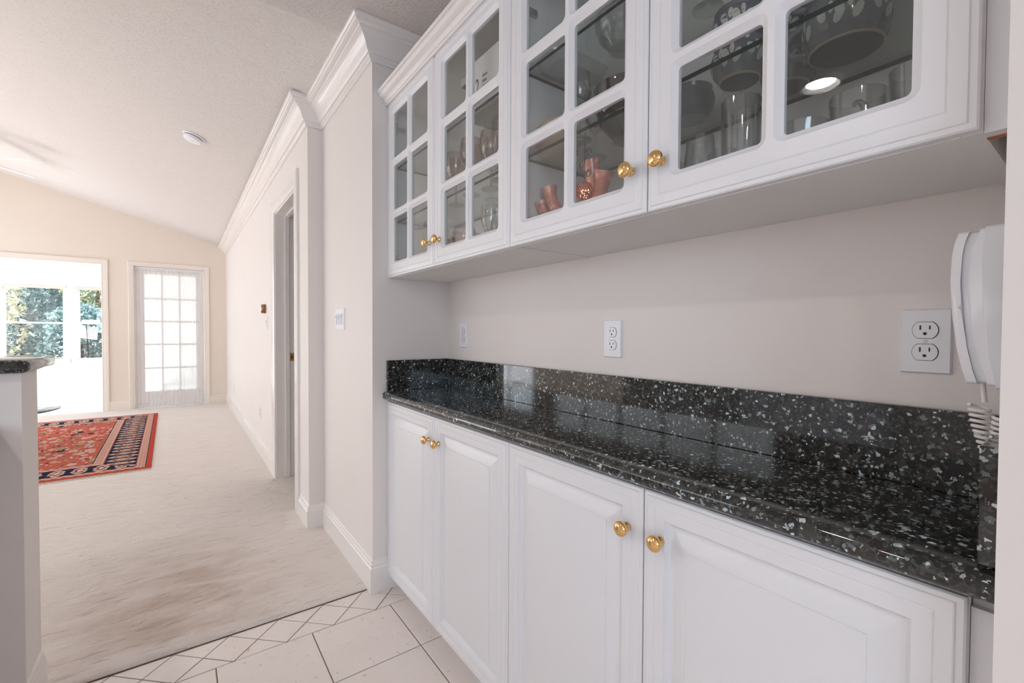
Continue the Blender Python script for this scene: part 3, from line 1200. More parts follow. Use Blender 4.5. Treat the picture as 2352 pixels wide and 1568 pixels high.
# filler strips at the right end
fl = thing('filler_strip', 'narrow white filler strip between upper cabinets and wall end', 'filler', (0, 0, 0))
finish('strip', bbox(XF + 0.0195, XF + 0.0385, YR + 0.001, YD[4] - 0.0005, 1.4185, UZ1), 'cab', fl)
finish('raw_edge', bbox(XF + 0.0385, XF + 0.0480, YR + 0.001, YD[4] - 0.0005, 1.4175, 1.445), 'rawwood', fl)
fl = thing('filler_strip', 'narrow white filler strip beside the last base cabinet door', 'filler', (0, 0, 0))
finish('strip', bbox(XF + 0.0195, XF + 0.0385, YR + 0.001, YD[4] - 0.0002, 0.0, 0.846), 'cab', fl)
finish('top_cleat', bbox(XF + 0.0300, XF + 0.0480, YR + 0.001, YD[4] - 0.0002, 0.846, 0.8675), 'cab_in', fl)

cor = [(0.0, 2.190), (0.006, 2.190), (0.008, 2.197), (0.012, 2.199), (0.017, 2.208), (0.018, 2.213), (0.024, 2.216), (0.031, 2.222), (0.035, 2.231), (0.036, 2.236), (0.042, 2.238), (0.044, 2.243), (0.044, 2.249), (0.0, 2.251)]
bm = bmesh.new()
sweep(bm, cor, [(XF, YP1 - 0.0005), (XF, YR + 0.0005)])
box(bm, XF, XB - 0.002, YR + 0.0005, YP1 - 0.0005, 2.2015, 2.2475)
tag(finish('cabinet_cornice', bm, 'trim', None, 25), 'white cornice moulding running along the tops of the wall cabinets', 'cornice')

# ---------------------------------------------------------------- granite
ct = thing('countertop', 'black speckled granite counter with bullnose front and matching splash', 'countertop', (0, 0, 0))
prof = [(XB - 0.0005, 0.868), (XB - 0.0005, 0.908), (0.764, 0.908), (0.7625, 0.9068)]
for k in range(0, 11):
    a = pi / 2 + pi * k / 10
    prof.append((0.7535 + 0.0195 * cos(a), 0.8872 + 0.0190 * sin(a)))
prof += [(0.762, 0.868)]
bm = bmesh.new()
prism_y(bm, prof, YR + 0.0005, YP1 - 0.0005)
finish('slab', bm, 'granite', ct, 35)
finish('back_splash', bbox(1.050, XB - 0.0003, YR + 0.0008, YP1 - 0.0008, 0.9082, 1.0485, 0.0012, 1), 'granite', ct)
finish('side_splash', bbox(0.7535, 1.0495, YP1 - 0.0205, YP1 - 0.0006, 0.9082, 1.0480, 0.0012, 1), 'granite', ct)
finish('side_splash', bbox(0.7535, 1.0495, YR + 0.0006, YR + 0.0225, 0.9082, 1.0480, 0.0012, 1), 'granite', ct)
bt = thing('bar_top', 'dark granite bar top with rounded edge capping the half wall', 'countertop', (0, 0, 0))
bm = bbox(-3.49, -0.352, 1.862, 2.215, 1.0535, 1.092)
bevel(bm, 0.0165, 4)
finish('slab', bm, 'granite', bt, 50)
# peninsula on the kitchen side of the half wall (its end is just outside the picture; it shades the half wall)
pn = thing('peninsula_cabinet', 'low kitchen peninsula against the kitchen face of the half wall', 'cabinet', (0, 0, 0))
finish('carcass', bbox(-3.2, -0.44, 1.27, 1.884, 0.0, 0.872), 'cab', pn)
finish('slab', bbox(-3.2, -0.423, 1.24, 1.884, 0.8725, 0.912, 0.012, 3), 'granite', pn)

# ---------------------------------------------------------------- outlets, switches
def stadium(bm, cy_, cz_, rw, hh, x0, x1, seg=10):
    """duplex face: circle of radius rw clipped flat at +-hh; extruded along x"""
    pts = []
    a0 = math.asin(min(1, hh / rw))
    for k in range(seg + 1):
        a = -a0 + 2 * a0 * k / seg
        pts.append((rw * cos(a), rw * sin(a)))
    for k in range(seg + 1):
        a = pi - a0 + 2 * a0 * k / seg
        pts.append((rw * cos(a), rw * sin(a)))
    A = [bm.verts.new((x0, cy_ + p[0], cz_ + p[1])) for p in pts]
    B = [bm.verts.new((x1, cy_ + p[0], cz_ + p[1])) for p in pts]
    n = len(pts)
    for i in range(n):
        j = (i + 1) % n
        bm.faces.new((A[i], A[j], B[j], B[i]))
    bm.faces.new(B)
    bm.faces.new(list(reversed(A)))


def outlet(xw, y, z, label, group):
    t = thing('wall_outlet', label, 'outlet', (xw, y, z), group)
    bm = bbox(-0.0065, -0.0003, -0.0350, 0.0350, -0.0575, 0.0575)
    for v in bm.verts:
        if v.co.x < -0.004:
            v.co.y *= 0.93
            v.co.z *= 0.955
    finish('cover_plate', bm, 'white', t)
    for s in (1, -1):
        cz_ = 0.0195 * s
        bm = bmesh.new()
        stadium(bm, 0, cz_, 0.0182, 0.0150, -0.0064, -0.0066)
        finish('face_shadow_gap', bm, 'dark', t)
        bm = bmesh.new()
        stadium(bm, 0, cz_, 0.0172, 0.0142, -0.0062, -0.0088)
        f = finish('receptacle', bm, 'white', t)
        bm = bmesh.new()
        box(bm, -0.0091, -0.0087, 0.0052, 0.0074, cz_ + 0.0005, cz_ + 0.0085)
        box(bm, -0.0091, -0.0087, -0.0074, -0.0054, cz_ + 0.0012, cz_ + 0.0080)
        lathe(bm, [(0.0, -0.0091), (0.0026, -0.0091), (0.0026, -0.0087)], (0, 0, cz_ - 0.0062), 'x', 12)
        finish('slot', bm, 'dark', f)
    bm = bmesh.new()
    lathe(bm, [(0.0028, -0.0062), (0.0028, -0.0075), (0.0, -0.0078)], (0, 0, 0), 'x', 12)
    finish('screw', bm, 'steel', t, 50)
    return t


og = 'outlets above the granite splash'
outlet(XB, 1.836, 1.163, 'white duplex outlet above the granite, in the corner next to the pier', og)
outlet(XB, 0.931, 1.160, 'white duplex outlet above the middle of the granite splash', og)
outlet(XB, 0.211, 1.166, 'white duplex outlet above the granite, right beside the wall phone', og)
og = 'low outlets on the long right wall'
outlet(XW, 4.866, 0.405, 'low white wall outlet on the right wall nearest the cased doorway', og)
outlet(XW, 7.440, 0.405, 'low white plate on the right wall, nearer of the pair by the far corner', og)
outlet(XW, 7.950, 0.410, 'low white plate on the right wall, closest to the far corner', og)


def slider_plate(xw, y, z, n, label):
    wd = 0.07 + 0.046 * (n - 1)
    t = thing('switch_plate', label, 'switch', (xw, y, z))
    bm = bbox(-0.0065, -0.0003, -wd / 2, wd / 2, -0.0575, 0.0575)
    for v in bm.verts:
        if v.co.x < -0.004:
            v.co.y *= 0.955
            v.co.z *= 0.955
    finish('cover_plate', bm, 'white', t)
    for k in range(n):
        cy_ = (k - (n - 1) / 2) * 0.046
        finish('rocker_frame', bbox(-0.0085, -0.0060, cy_ - 0.0165, cy_ + 0.0165, -0.033, 0.033, 0.001, 1), 'white', t)
        bm = bmesh.new()
        box(bm, -0.0089, -0.0083, cy_ - 0.004, cy_ + 0.004, -0.026, 0.027)
        finish('slider_slot', bm, 'inkg', t)
        finish('slider', bbox(-0.0190, -0.0085, cy_ - 0.009, cy_ + 0.009, 0.010, 0.018, 0.002, 2), 'white', t)
    return t


slider_plate(XP, 2.487, 1.243, 3, 'triple white slider switch plate on the pier wall')
slider_plate(XW, 4.405, 1.247, 1, 'single white slider switch under the round dimmer by the doorway')
t = thing('round_dimmer', 'small round bronze dial on the right wall above the slider switch', 'dimmer', (XW, 4.50, 1.374))
bm = bmesh.new()
lathe(bm, [(0.0, -0.0005), (0.041, -0.0005), (0.042, -0.008), (0.038, -0.012), (0.0, -0.012)], (0, 0, 0), 'x', 28)
finish('base_ring', bm, 'bronze', t, 40)
bm = bmesh.new()
lathe(bm, [(0.034, -0.012), (0.034, -0.018)], (0, 0, 0), 'x', 28)
finish('groove', bm, 'dark', t, 40)
bm = bmesh.new()
lathe(bm, [(0.0, -0.016), (0.040, -0.016), (0.041, -0.024), (0.036, -0.033), (0.030, -0.037)], (0, 0, 0), 'x', 28)
finish('dial', bm, 'bronze', t, 40)
bm = bmesh.new()
lathe(bm, [(0.030, -0.036), (0.024, -0.042), (0.0, -0.045)], (0, 0, 0), 'x', 28)
finish('lens', bm, 'white', t, 40)

# ---------------------------------------------------------------- wall phone
ph = thing('wall_phone', 'white wall phone in profile beside the outlet, with coiled cord', 'phone', (0, 0, 0))


def curved_slab(name, prof, x0, x1, mat, rad=0.006):
    """prof: closed (y,z) outline extruded along x with rounded rims"""
    bm = bmesh.new()
    k = len(prof)
    cy_ = sum(p[0] for p in prof) / k
    cz_ = sum(p[1] for p in prof) / k
    layers = []
    for x, s in ((x0, -rad), (x0 + rad * 0.4, -rad * 0.3), (x0 + rad, 0), (x1 - rad, 0), (x1 - rad * 0.4, -rad * 0.3), (x1, -rad)):
        L = []
        for (y, z) in prof:
            d = Vector((y - cy_, z - cz_))
            l_ = max(d.length, 1e-6)
            q_ = d * (1 + s / l_)
            L.append(bm.verts.new((x, cy_ + q_.x, cz_ + q_.y)))
        layers.append(L)
    for A, B in zip(layers, layers[1:]):
        bridge(bm, A, B)
    bm.faces.new(layers[0])
    bm.faces.new(list(reversed(layers[-1])))
    return finish(name, bm, mat, ph, 40)


def lerp_tab(tab, t_):
    for (a, ya), (b, yb) in zip(tab, tab[1:]):
        if a <= t_ <= b:
            f = (t_ - a) / (b - a)
            f = f * f * (3 - 2 * f) * 0.4 + f * 0.6
            return ya + (yb - ya) * f
    return tab[-1][1]


def phone_layer(name, tab, back, x0, x1, mat, rad, z0=1.112, z1=1.317):
    n = 26
    front = [(lerp_tab(tab, k / n), z0 + (z1 - z0) * k / n) for k in range(n + 1)]
    rear = [(back(y, k / n), z) for k, (y, z) in enumerate(front)]
    return curved_slab(name, front + rear[::-1], x0, x1, mat, rad)


curved = phone_layer
phone_layer('base_housing', [(0, 0.098), (0.2, 0.106), (0.5, 0.1125), (0.8, 0.114), (1, 0.111)], lambda y, t_: YR + 0.001, 0.842, 0.938, 'phone', 0.004, 1.108, 1.320)
phone_layer('front_cover', [(0, 0.106), (0.15, 0.1145), (0.4, 0.1235), (0.65, 0.127), (0.85, 0.1245), (1, 0.116)], lambda y, t_: 0.090, 0.845, 0.935, 'white', 0.004, 1.111, 1.318)
hs_tab = [(0, 0.127), (0.10, 0.1325), (0.25, 0.138), (0.45, 0.1428), (0.68, 0.1455), (0.86, 0.1442), (0.95, 0.1415), (1, 0.138)]
phone_layer('earpiece_band', [(t_, y - 0.0095) for t_, y in hs_tab], lambda y, t_: 0.104, 0.858, 0.922, 'phone', 0.004, 1.113, 1.3165)
phone_layer('handset', hs_tab, lambda y, t_: y - 0.0105, 0.854, 0.926, 'white', 0.004)
bm = bmesh.new()
tube(bm, [(0.890, YR + 0.040, 1.126), (0.888, YR + 0.038, 1.106), (0.886, YR + 0.036, 1.085)], 0.0030, 8)
pts = []
turns = 10
for k in range(turns * 16 + 1):
    tt = k / (turns * 16)
    a = 2 * pi * turns * tt
    r = 0.0100 * (1 - 0.35 * max(0, (tt - 0.4) / 0.6))
    cx_, cyy, czz = 0.884, YR + 0.041 - 0.012 * tt ** 1.2, 1.080 - 0.072 * tt
    pts.append((cx_ + r * sin(a), cyy + r * cos(a), czz + 0.0015 * cos(a)))
tube(bm, pts, 0.0023, 6)
pts = []
for k in range(7 * 16 + 1):
    tt = k / (7 * 16)
    a = 2 * pi * 7 * tt
    r = 0.0095
    pts.append((0.866 + r * sin(a), YR + 0.0165 + 0.0085 * cos(a) + 0.003 * (1 - tt), 1.024 + 0.045 * tt))
tube(bm, pts, 0.0023, 6)
finish('coiled_cord', bm, 'cordw', ph, 60)

# ---------------------------------------------------------------- ceiling things
def slope_matrix(x, y):
    n = Vector((0.29, 0, 1)).normalized()
    zax = -n
    xax = Vector((0, 1, 0))
    yax = zax.cross(xax)
    m = Matrix((xax, yax, zax)).transposed().to_4x4()
    m.translation = (x, y, vz(x, y))
    return m


sm = thing('smoke_detector', 'round white smoke detector on the sloping ceiling', 'detector')
sm.matrix_world = slope_matrix(0.092, 4.19)
for nm, pr, mt in (('base_plate', [(0.0, 0.0), (0.072, 0.0), (0.074, 0.006), (0.070, 0.012), (0.0, 0.012)], 'white'),
                   ('vent_gap', [(0.060, 0.012), (0.060, 0.017)], 'dark'),
                   ('cover', [(0.0, 0.0165), (0.063, 0.0165), (0.062, 0.026), (0.056, 0.036), (0.050, 0.038), (0.0, 0.040)], 'white'),
                   ('test_button', [(0.012, 0.039), (0.012, 0.043), (0.0, 0.044)], 'cordw')):
    bm = bmesh.new()
    lathe(bm, pr, (0, 0, 0), 'z', 32)
    finish(nm, bm, mt, sm, 40)

FX, FY, FZ = -1.69, 6.64, 2.85
fan = thing('ceiling_fan', 'white five-blade ceiling fan below the sloping ceiling', 'fan', (FX, FY, FZ))
bm = bmesh.new()
lathe(bm, [(0.0, vz(FX, FY) - FZ), (0.065, vz(FX, FY) - FZ + 0.01), (0.06, vz(FX, FY) - FZ - 0.05), (0.015, vz(FX, FY) - FZ - 0.07), (0.012, 0.10)], (0, 0, 0), 'z', 24)
finish('downrod', bm, 'fan', fan, 40)
bm = bmesh.new()
lathe(bm, [(0.012, 0.115), (0.07, 0.105), (0.105, 0.07), (0.110, 0.02), (0.09, -0.01), (0.06, -0.03), (0.05, -0.06), (0.0, -0.065)], (0, 0, 0), 'z', 32)
finish('motor', bm, 'fan', fan, 40)
for k in range(5):
    ang = R(-21 + 72 * k)
    bm = bmesh.new()
    L0, L1 = 0.20, 0.644
    outl = [(L0, -0.048), (L0 + 0.30, -0.062), (L1 - 0.05, -0.066), (L1 - 0.012, -0.058), (L1, -0.035), (L1, 0.035), (L1 - 0.012, 0.058), (L1 - 0.05, 0.066), (L0 + 0.30, 0.062), (L0, 0.048)]
    A, B = [], []
    for (x, y) in outl:
        for lst, dz in ((A, 0.0), (B, 0.007)):
            z = dz + y * 0.20
            lst.append(bm.verts.new((x * cos(ang) - y * sin(ang), x * sin(ang) + y * cos(ang), z)))
    bridge(bm, A, B)
    bm.faces.new(A)
    bm.faces.new(list(reversed(B)))
    b_ = finish('blade', bm, 'fan', fan)
    bm = bmesh.new()
    tube(bm, [(0.09 * cos(ang), 0.09 * sin(ang), 0.01), (0.15 * cos(ang), 0.15 * sin(ang), -0.006), (0.26 * cos(ang), 0.26 * sin(ang), -0.004)], [0.012, 0.011, 0.016], 8)
    finish('blade_arm', bm, 'steel', b_, 50)

for cx_, cyy, lb in ((-1.16, 0.97, 'white recessed downlight mirrored as a bright disc in the fourth glass door'),
                     (-1.16, -1.05, 'white recessed downlight beside the kitchen work side, behind the camera'),
                     (-2.55, 0.97, 'white recessed downlight over the peninsula, in the row farther from the cabinets'),
                     (-2.55, -1.05, 'white recessed downlight nearest the kitchen window, farther from the cabinets')):
    cn = thing('recessed_light', lb, 'light', (cx_, cyy, ZK), 'recessed kitchen downlights')
    bm = bmesh.new()
    lathe(bm, [(0.098, -0.0005), (0.098, -0.005), (0.090, -0.020), (0.084, -0.022), (0.080, -0.020), (0.066, -0.0022)], (0, 0, 0), 'z', 36)
    finish('trim_ring', bm, 'fan', cn, 40)
    bm = bmesh.new()
    lathe(bm, [(0.0, -0.0020), (0.066, -0.0020)], (0, 0, 0), 'z', 36)
    finish('lamp_lens', bm, 'lens', cn)

# ---------------------------------------------------------------- rug, table
rug = thing('area_rug', 'red patterned oriental rug with navy border on the cream carpet', 'rug', (0, 0, 0))
rug.location = (-0.239 - RUG_W / 2, 4.86 + RUG_L / 2, 0.0102)
rug.rotation_euler = (0, 0, R(1.0))
bm = bbox(-RUG_W / 2, RUG_W / 2, -RUG_L / 2, RUG_L / 2, 0, 0.009, 0.003, 2)
finish('woven_field', bm, 'rug', rug)
for s in (-1, 1):
    bm = bmesh.new()
    n = 430
    for k in range(n):
        x = -RUG_W / 2 + RUG_W * (k + 0.5) / n + random.uniform(-0.002, 0.002)
        l_ = random.uniform(0.045, 0.07)
        y0 = s * RUG_L / 2
        x2 = x + random.uniform(-0.006, 0.006)
        quad(bm, [(x - 0.0015, y0, 0.006), (x + 0.0015, y0, 0.006), (x2 + 0.0015, y0 + s * l_, 0.0012), (x2 - 0.0015, y0 + s * l_, 0.0012)])
    f = finish('fringe', bm, 'fringe', rug)
    f['kind'] = 'stuff'

tb = thing('glass_table', 'round clear glass coffee table over the rug, mostly behind the half wall', 'table', (-1.42, 5.95, 0))
bm = bmesh.new()
lathe(bm, [(0.0, 0.440), (0.490, 0.440), (0.496, 0.445), (0.490, 0.450), (0.0, 0.450)], (0, 0, 0), 'z', 72)
top = finish('table_top', bm, 'table_glass', tb, 40)
bm = bmesh.new()
lathe(bm, [(0.4945, 0.4405), (0.4975, 0.445), (0.4945, 0.4495)], (0, 0, 0), 'z', 72)
finish('glass_rim', bm, 'shelf_edge', top, 40)
for k in range(3):
    a = R(100 + 120 * k)
    bm = bmesh.new()
    tube(bm, [(0.30 * cos(a), 0.30 * sin(a), 0.4385), (0.22 * cos(a), 0.22 * sin(a), 0.22), (0.34 * cos(a), 0.34 * sin(a), 0.0345)], 0.014, 10)
    finish('leg', bm, 'steel', tb, 50)

# ---------------------------------------------------------------- cabinet contents
def item(name, label, cat, loc, group=None):
    return thing(name, label, cat, loc, group)


def goblet(x, y, z, label, mat, group, r=0.040, h=0.19, bowl=0.095):
    g = item('wine_goblet', label, 'glass', (x, y, z), group)
    bm = bmesh.new()
    zb = h - bowl
    lathe(bm, [(0.0, 0.004), (0.032, 0.002), (0.034, 0.0), (0.034, 0.0015), (0.010, 0.006), (0.0042, 0.014), (0.0038, zb - 0.01)], (0, 0, 0), 'z', 24)
    finish('stem_foot', bm, mat, g, 50)
    bm = bmesh.new()
    lathe(bm, [(0.0038, zb - 0.012), (0.014, zb), (r * 0.80, zb + bowl * 0.25), (r, zb + bowl * 0.5), (r * 0.97, zb + bowl * 0.75), (r * 0.86, h), (r * 0.82, h), (r * 0.93, zb + bowl * 0.75), (r * 0.95, zb + bowl * 0.5), (r * 0.72, zb + bowl * 0.26), (0.0, zb + 0.006)], (0, 0, 0), 'z', 28)
    finish('bowl', bm, mat, g, 50)
    return g


def tumbler(x, y, z, label, r0, r1, h, group, mat='clear', flutes=0, cat='glass'):
    """r0 radius at the bottom, r1 at the top"""
    g = item('glass_tumbler', label, cat, (x, y, z), group)
    bm = bmesh.new()
    lathe(bm, [(0.0, 0.0), (r0, 0.0), (r0 + (r1 - r0) * 0.5, h * 0.5), (r1, h), (r1 - 0.002, h), (r0 + (r1 - r0) * 0.5 - 0.002, h * 0.5), (r0 - 0.003, 0.010), (0.0, 0.010)], (0, 0, 0), 'z', 28)
    finish('body', bm, mat, g, 50)
    if flutes:
        for k in range(flutes):
            a = 2 * pi * k / flutes
            bm = bmesh.new()
            tube(bm, [(r0 * cos(a), r0 * sin(a), 0.008), ((r0 + (r1 - r0) * 0.8) * cos(a), (r0 + (r1 - r0) * 0.8) * sin(a), h * 0.8)], 0.0017, 6)
            finish('flute', bm, mat, g, 50)
    return g


FB = UZ0 + 0.0182   # cabinet floor
S1, S2 = SH1 + 0.0093, SH2 + 0.0093
# left cabinet: stemware
gg = 'wine goblets on the middle shelf'
lab = ['pink balloon goblet behind the second glass door, by its mullion', 'pink goblet at the centre of the second glass door', 'fluted pink goblet close to the third door stile',
       'pink balloon goblet behind the knob edge of the first glass door', 'clear goblet standing behind the balloon goblets']
goblet(0.885, 1.585, S1, lab[3], 'pink', gg, 0.045, 0.20, 0.11)
goblet(0.865, 1.435, S1, lab[0], 'pink', gg, 0.045, 0.20, 0.11)
goblet(0.960, 1.440, S1, lab[4], 'clear', gg, 0.038, 0.19, 0.09)
goblet(0.885, 1.335, S1, lab[1], 'pink', gg, 0.042, 0.20, 0.11)
goblet(0.860, 1.235, S1, lab[2], 'pink', gg, 0.036, 0.20, 0.12)
goblet(0.975, 1.285, S1, 'clear goblet behind the fluted pink goblet', 'clear', gg, 0.036, 0.19, 0.09)
gg = 'low glassware in the stemware cabinet'
goblet(0.850, 1.460, FB, 'small pink goblet on the cabinet floor behind the second door', 'pink', gg, 0.046, 0.125, 0.09)
goblet(0.850, 1.280, FB, 'clear trumpet glass on the cabinet floor near the third door', 'clear', gg, 0.034, 0.165, 0.10)
goblet(0.950, 1.370, FB, 'clear goblet in the back row of the stemware cabinet floor', 'clear', gg, 0.036, 0.16, 0.085)
goblet(0.950, 1.560, FB, 'pink goblet on the cabinet floor behind the first door knob', 'pink', gg, 0.040, 0.13, 0.085)
tumbler(0.850, 1.700, FB, 'little pink tumbler on the cabinet floor behind the first door', 0.026, 0.032, 0.075, gg, 'pink')
# carton
bx = item('glassware_carton', 'white carton printed 12 White Wine Glasses on the top shelf', 'box', (0, 0, 0))
bx0, bx1, by0, by1, bz0, bz1 = 0.822, 1.005, 1.085, 1.400, S2 + 0.0002, 2.105
finish('carton', bbox(bx0, bx1, by0, by1, bz0, bz1), 'card', bx)
bm = bmesh.new()
box(bm, 0.905, 0.9065, 1.402, 1.585, 2.178 - 0.028, 2.178)
box(bm, 0.9065, 1.000, 1.402, 1.585, 2.149, 2.151)
finish('open_flap', bm, 'card', bx)
bm = bmesh.new()
box(bm, 0.907, 1.000, 1.402, 1.584, 2.1475, 2.1488)
finish('flap_lining', bm, 'cardin', bx)
FR = Matrix(((0, 0, -1, 0), (-1, 0, 0, 0), (0, 1, 0, 0), (0, 0, 0, 1)))   # text on a face looking to -x


def on_front(x, y, z):
    m = FR.copy()
    m.translation = (x, y, z)
    return m


text_mesh('number_print', '12', 0.080, on_front(bx0 - 0.0004, 1.364, 1.985), 'ink', bx, 0.0002, 0.62)
for k, wd in enumerate(('White', 'Wine', 'Glasses')):
    text_mesh('word_print', wd, 0.0165, on_front(bx0 - 0.0004, 1.297, 2.030 - k * 0.0175), 'ink', bx, 0.0002, 0.80)
text_mesh('word_print', 'krosno', 0.030, on_front(bx0 - 0.0004, 1.335, 1.9305), 'inkg', bx, 0.0002, 1.35)

# second cabinet, third door: glass dishes, bowls
jar = item('lidded_jar', 'clear lidded glass jar on the top shelf behind the third door', 'jar', (0.945, 0.800, S2))
bm = bmesh.new()
lathe(bm, [(0.0, 0.0), (0.038, 0.0), (0.040, 0.004), (0.060, 0.025), (0.072, 0.050), (0.074, 0.070), (0.070, 0.072), (0.056, 0.026), (0.0, 0.008)], (0, 0, 0), 'z', 32)
finish('bowl', bm, 'clear', jar, 50)
bm = bmesh.new()
lathe(bm, [(0.076, 0.073), (0.072, 0.085), (0.050, 0.108), (0.016, 0.120), (0.009, 0.126), (0.016, 0.138), (0.015, 0.150), (0.0, 0.156)], (0, 0, 0), 'z', 32)
finish('lid', bm, 'clear', jar, 50)
tr_ = item('glass_tray', 'patterned clear glass tray on the top shelf behind the third door', 'tray', (0.93, 0.975, S2))
bm = bmesh.new()
for z, ix in ((0.0, 0.02), (0.012, 0.006), (0.030, 0.0)):
    pass
L = [rloop(bm, -0.06 + i_, 0.06 - i_, -0.10 + i_, 0.10 - i_, 0.02, d_, 0.0) for i_, d_ in ((0.018, 0.0), (0.010, 0.004), (0.0, 0.035), (0.003, 0.035), (0.013, 0.007))]
for A, B in zip(L, L[1:]):
    bridge(bm, A, B)
bm.faces.new(L[0])
bm.faces.new(list(reversed(L[-1])))
for v in bm.verts:
    v.co = (v.co.z, v.co.y, v.co.x)
finish('dish', bm, 'clear', tr_, 40)
bw = item('smoked_bowl', 'dark smoked glass bowl on the middle shelf behind the third door knob', 'bowl', (0.950, 0.775, S1))
bm = bmesh.new()
lathe(bm, [(0.0, 0.0), (0.045, 0.0), (0.048, 0.004), (0.080, 0.040), (0.096, 0.085), (0.099, 0.125), (0.096, 0.125), (0.092, 0.086), (0.076, 0.044), (0.0, 0.010)], (0, 0, 0), 'z', 36)
finish('body', bm, 'smoke', bw, 50)
bw = item('tan_pot', 'round tan pottery pot on the middle shelf behind the third door', 'pot', (0.880, 0.978, S1))
bm = bmesh.new()
lathe(bm, [(0.0, 0.0), (0.034, 0.0), (0.055, 0.014), (0.068, 0.045), (0.062, 0.080), (0.048, 0.096), (0.045, 0.094), (0.058, 0.078), (0.062, 0.045), (0.050, 0.018), (0.0, 0.006)], (0, 0, 0), 'z', 32)
finish('body', bm, 'tan', bw, 50)
goblet(0.845, 0.860, S1, 'clear stemmed glass on the middle shelf above the coral ceramic piece', 'clear', 'clear stemware behind the third door', 0.034, 0.17, 0.09)
goblet(0.800 + 0.165, 0.915, S1, 'clear stemmed glass in the row behind, beside the tan pot', 'clear', 'clear stemware behind the third door', 0.034, 0.17, 0.09)

# coral ceramic trumpet piece
cp = item('coral_candle_holder', 'coral marbled ceramic holder with curling trumpet arms on the cabinet floor', 'candle holder', (0.868, 0.870, FB))


def trumpet(p0, p1, p2, r0=0.018, r1=0.027):
    bm = bmesh.new()
    pts, rads = [], []
    n = 14
    for k in range(n + 1):
        t_ = k / n
        a = Vector(p0) * (1 - t_) ** 2 + Vector(p1) * 2 * t_ * (1 - t_) + Vector(p2) * t_ ** 2
        pts.append(a)
        rads.append(r0 + 0.003 * sin(t_ * 5) + (r1 - r0) * max(0, (t_ - 0.7) / 0.3) ** 1.6)
    tube(bm, pts, rads, 16, cap=False)
    # inner wall
    pts2 = list(reversed(pts[-5:]))
    rads2 = [r * 0.86 for r in reversed(rads[-5:])]
    tube(bm, pts2, rads2, 16, cap=False)
    finish('trumpet_arm', bm, 'coral', cp, 60)


trumpet((0, 0.01, 0.03), (0.0, 0.105, 0.055), (-0.015, 0.118, 0.152))
trumpet((0, 0.02, 0.025), (0.0, 0.130, 0.025), (-0.015, 0.150, 0.118), 0.017, 0.025)
trumpet((0.01, -0.015, 0.03), (0.01, -0.045, 0.09), (0.0, -0.032, 0.185), 0.019, 0.027)
trumpet((0, -0.03, 0.03), (-0.01, -0.070, 0.055), (-0.02, -0.098, 0.140), 0.018, 0.029)
trumpet((0, -0.02, 0.025), (-0.01, -0.120, 0.02), (-0.02, -0.128, 0.078), 0.016, 0.025)
trumpet((0.03, 0.02, 0.03), (0.06, 0.02, 0.08), (0.05, 0.005, 0.17), 0.018, 0.026)
bm = bmesh.new()
lathe(bm, [(0.0, 0.0), (0.050, 0.0), (0.055, 0.012), (0.050, 0.030), (0.034, 0.055), (0.0, 0.062)], (0, 0, 0), 'z', 28)
finish('base', bm, 'coral', cp, 50)
for (dx, dy, z, r, lb) in ((-0.064, -0.075, 0.086, 0.0225, 'beaded coral votive ball glowing in front of the trumpet arms'),
                           (-0.062, -0.028, 0.100, 0.0185, 'smaller beaded votive ball glowing beside the coral trumpet arms')):
    vb = item('votive_ball', lb, 'candle', (0.868 + dx, 0.870 + dy, FB + z), 'beaded votive balls')
    bm = bmesh.new()
    lathe(bm, [(0.0, -r)] + [(r * cos(a), r * sin(a)) for a in [R(q_) for q_ in range(-75, 70, 12)]], (0, 0, 0), 'z', 28)
    finish('beaded_shell', bm, 'bead', vb, 60)
    bm = bmesh.new()
    lathe(bm, [(0.0, -r * 0.6), (r * 0.5, -r * 0.6), (r * 0.5, r * 0.1), (0.0, r * 0.1)], (0, 0, 0), 'z', 16)
    finish('candle', bm, 'candle', vb)
    bm = bmesh.new()
    z1 = S1 - 0.012 - (FB + z)
    tube(bm, [(0, 0, r * 0.85), (0.001, 0.002, z1 * 0.5), (0, 0, z1)], 0.0011, 6)
    for q_ in range(3):
        cz_ = r + 0.018 + q_ * 0.026
        pts = []
        for k in range(26):
            a = 2 * pi * 1.35 * k / 25
            rr = 0.010 * (1 - 0.55 * k / 25)
            pts.append((0.0, (0.011 - rr * cos(a)) * (1 if q_ % 2 else -1), cz_ + rr * sin(a)))
        tube(bm, pts, 0.0011, 5)
    finish('wire_hanger', bm, 'black', vb, 60)

# fourth door: blue stoneware, glasses
def leaf_on(bm, r_at, z, ang, tilt, ln, wd, out=0.0012):
    """flat raised leaf decal on a surface of revolution; mesh in local coords"""
    n = 8
    rim = []
    for k in range(n):
        a = 2 * pi * k / n
        u, v = 0.5 * wd * cos(a), 0.5 * ln * sin(a)
        uu = u * cos(tilt) - v * sin(tilt)
        vv = u * sin(tilt) + v * cos(tilt)
        zz = z + vv
        rr = r_at(zz) + out
        t_ = ang + uu / rr
        rim.append(bm.verts.new((rr * cos(t_), rr * sin(t_), zz)))
    bm.faces.new(rim)


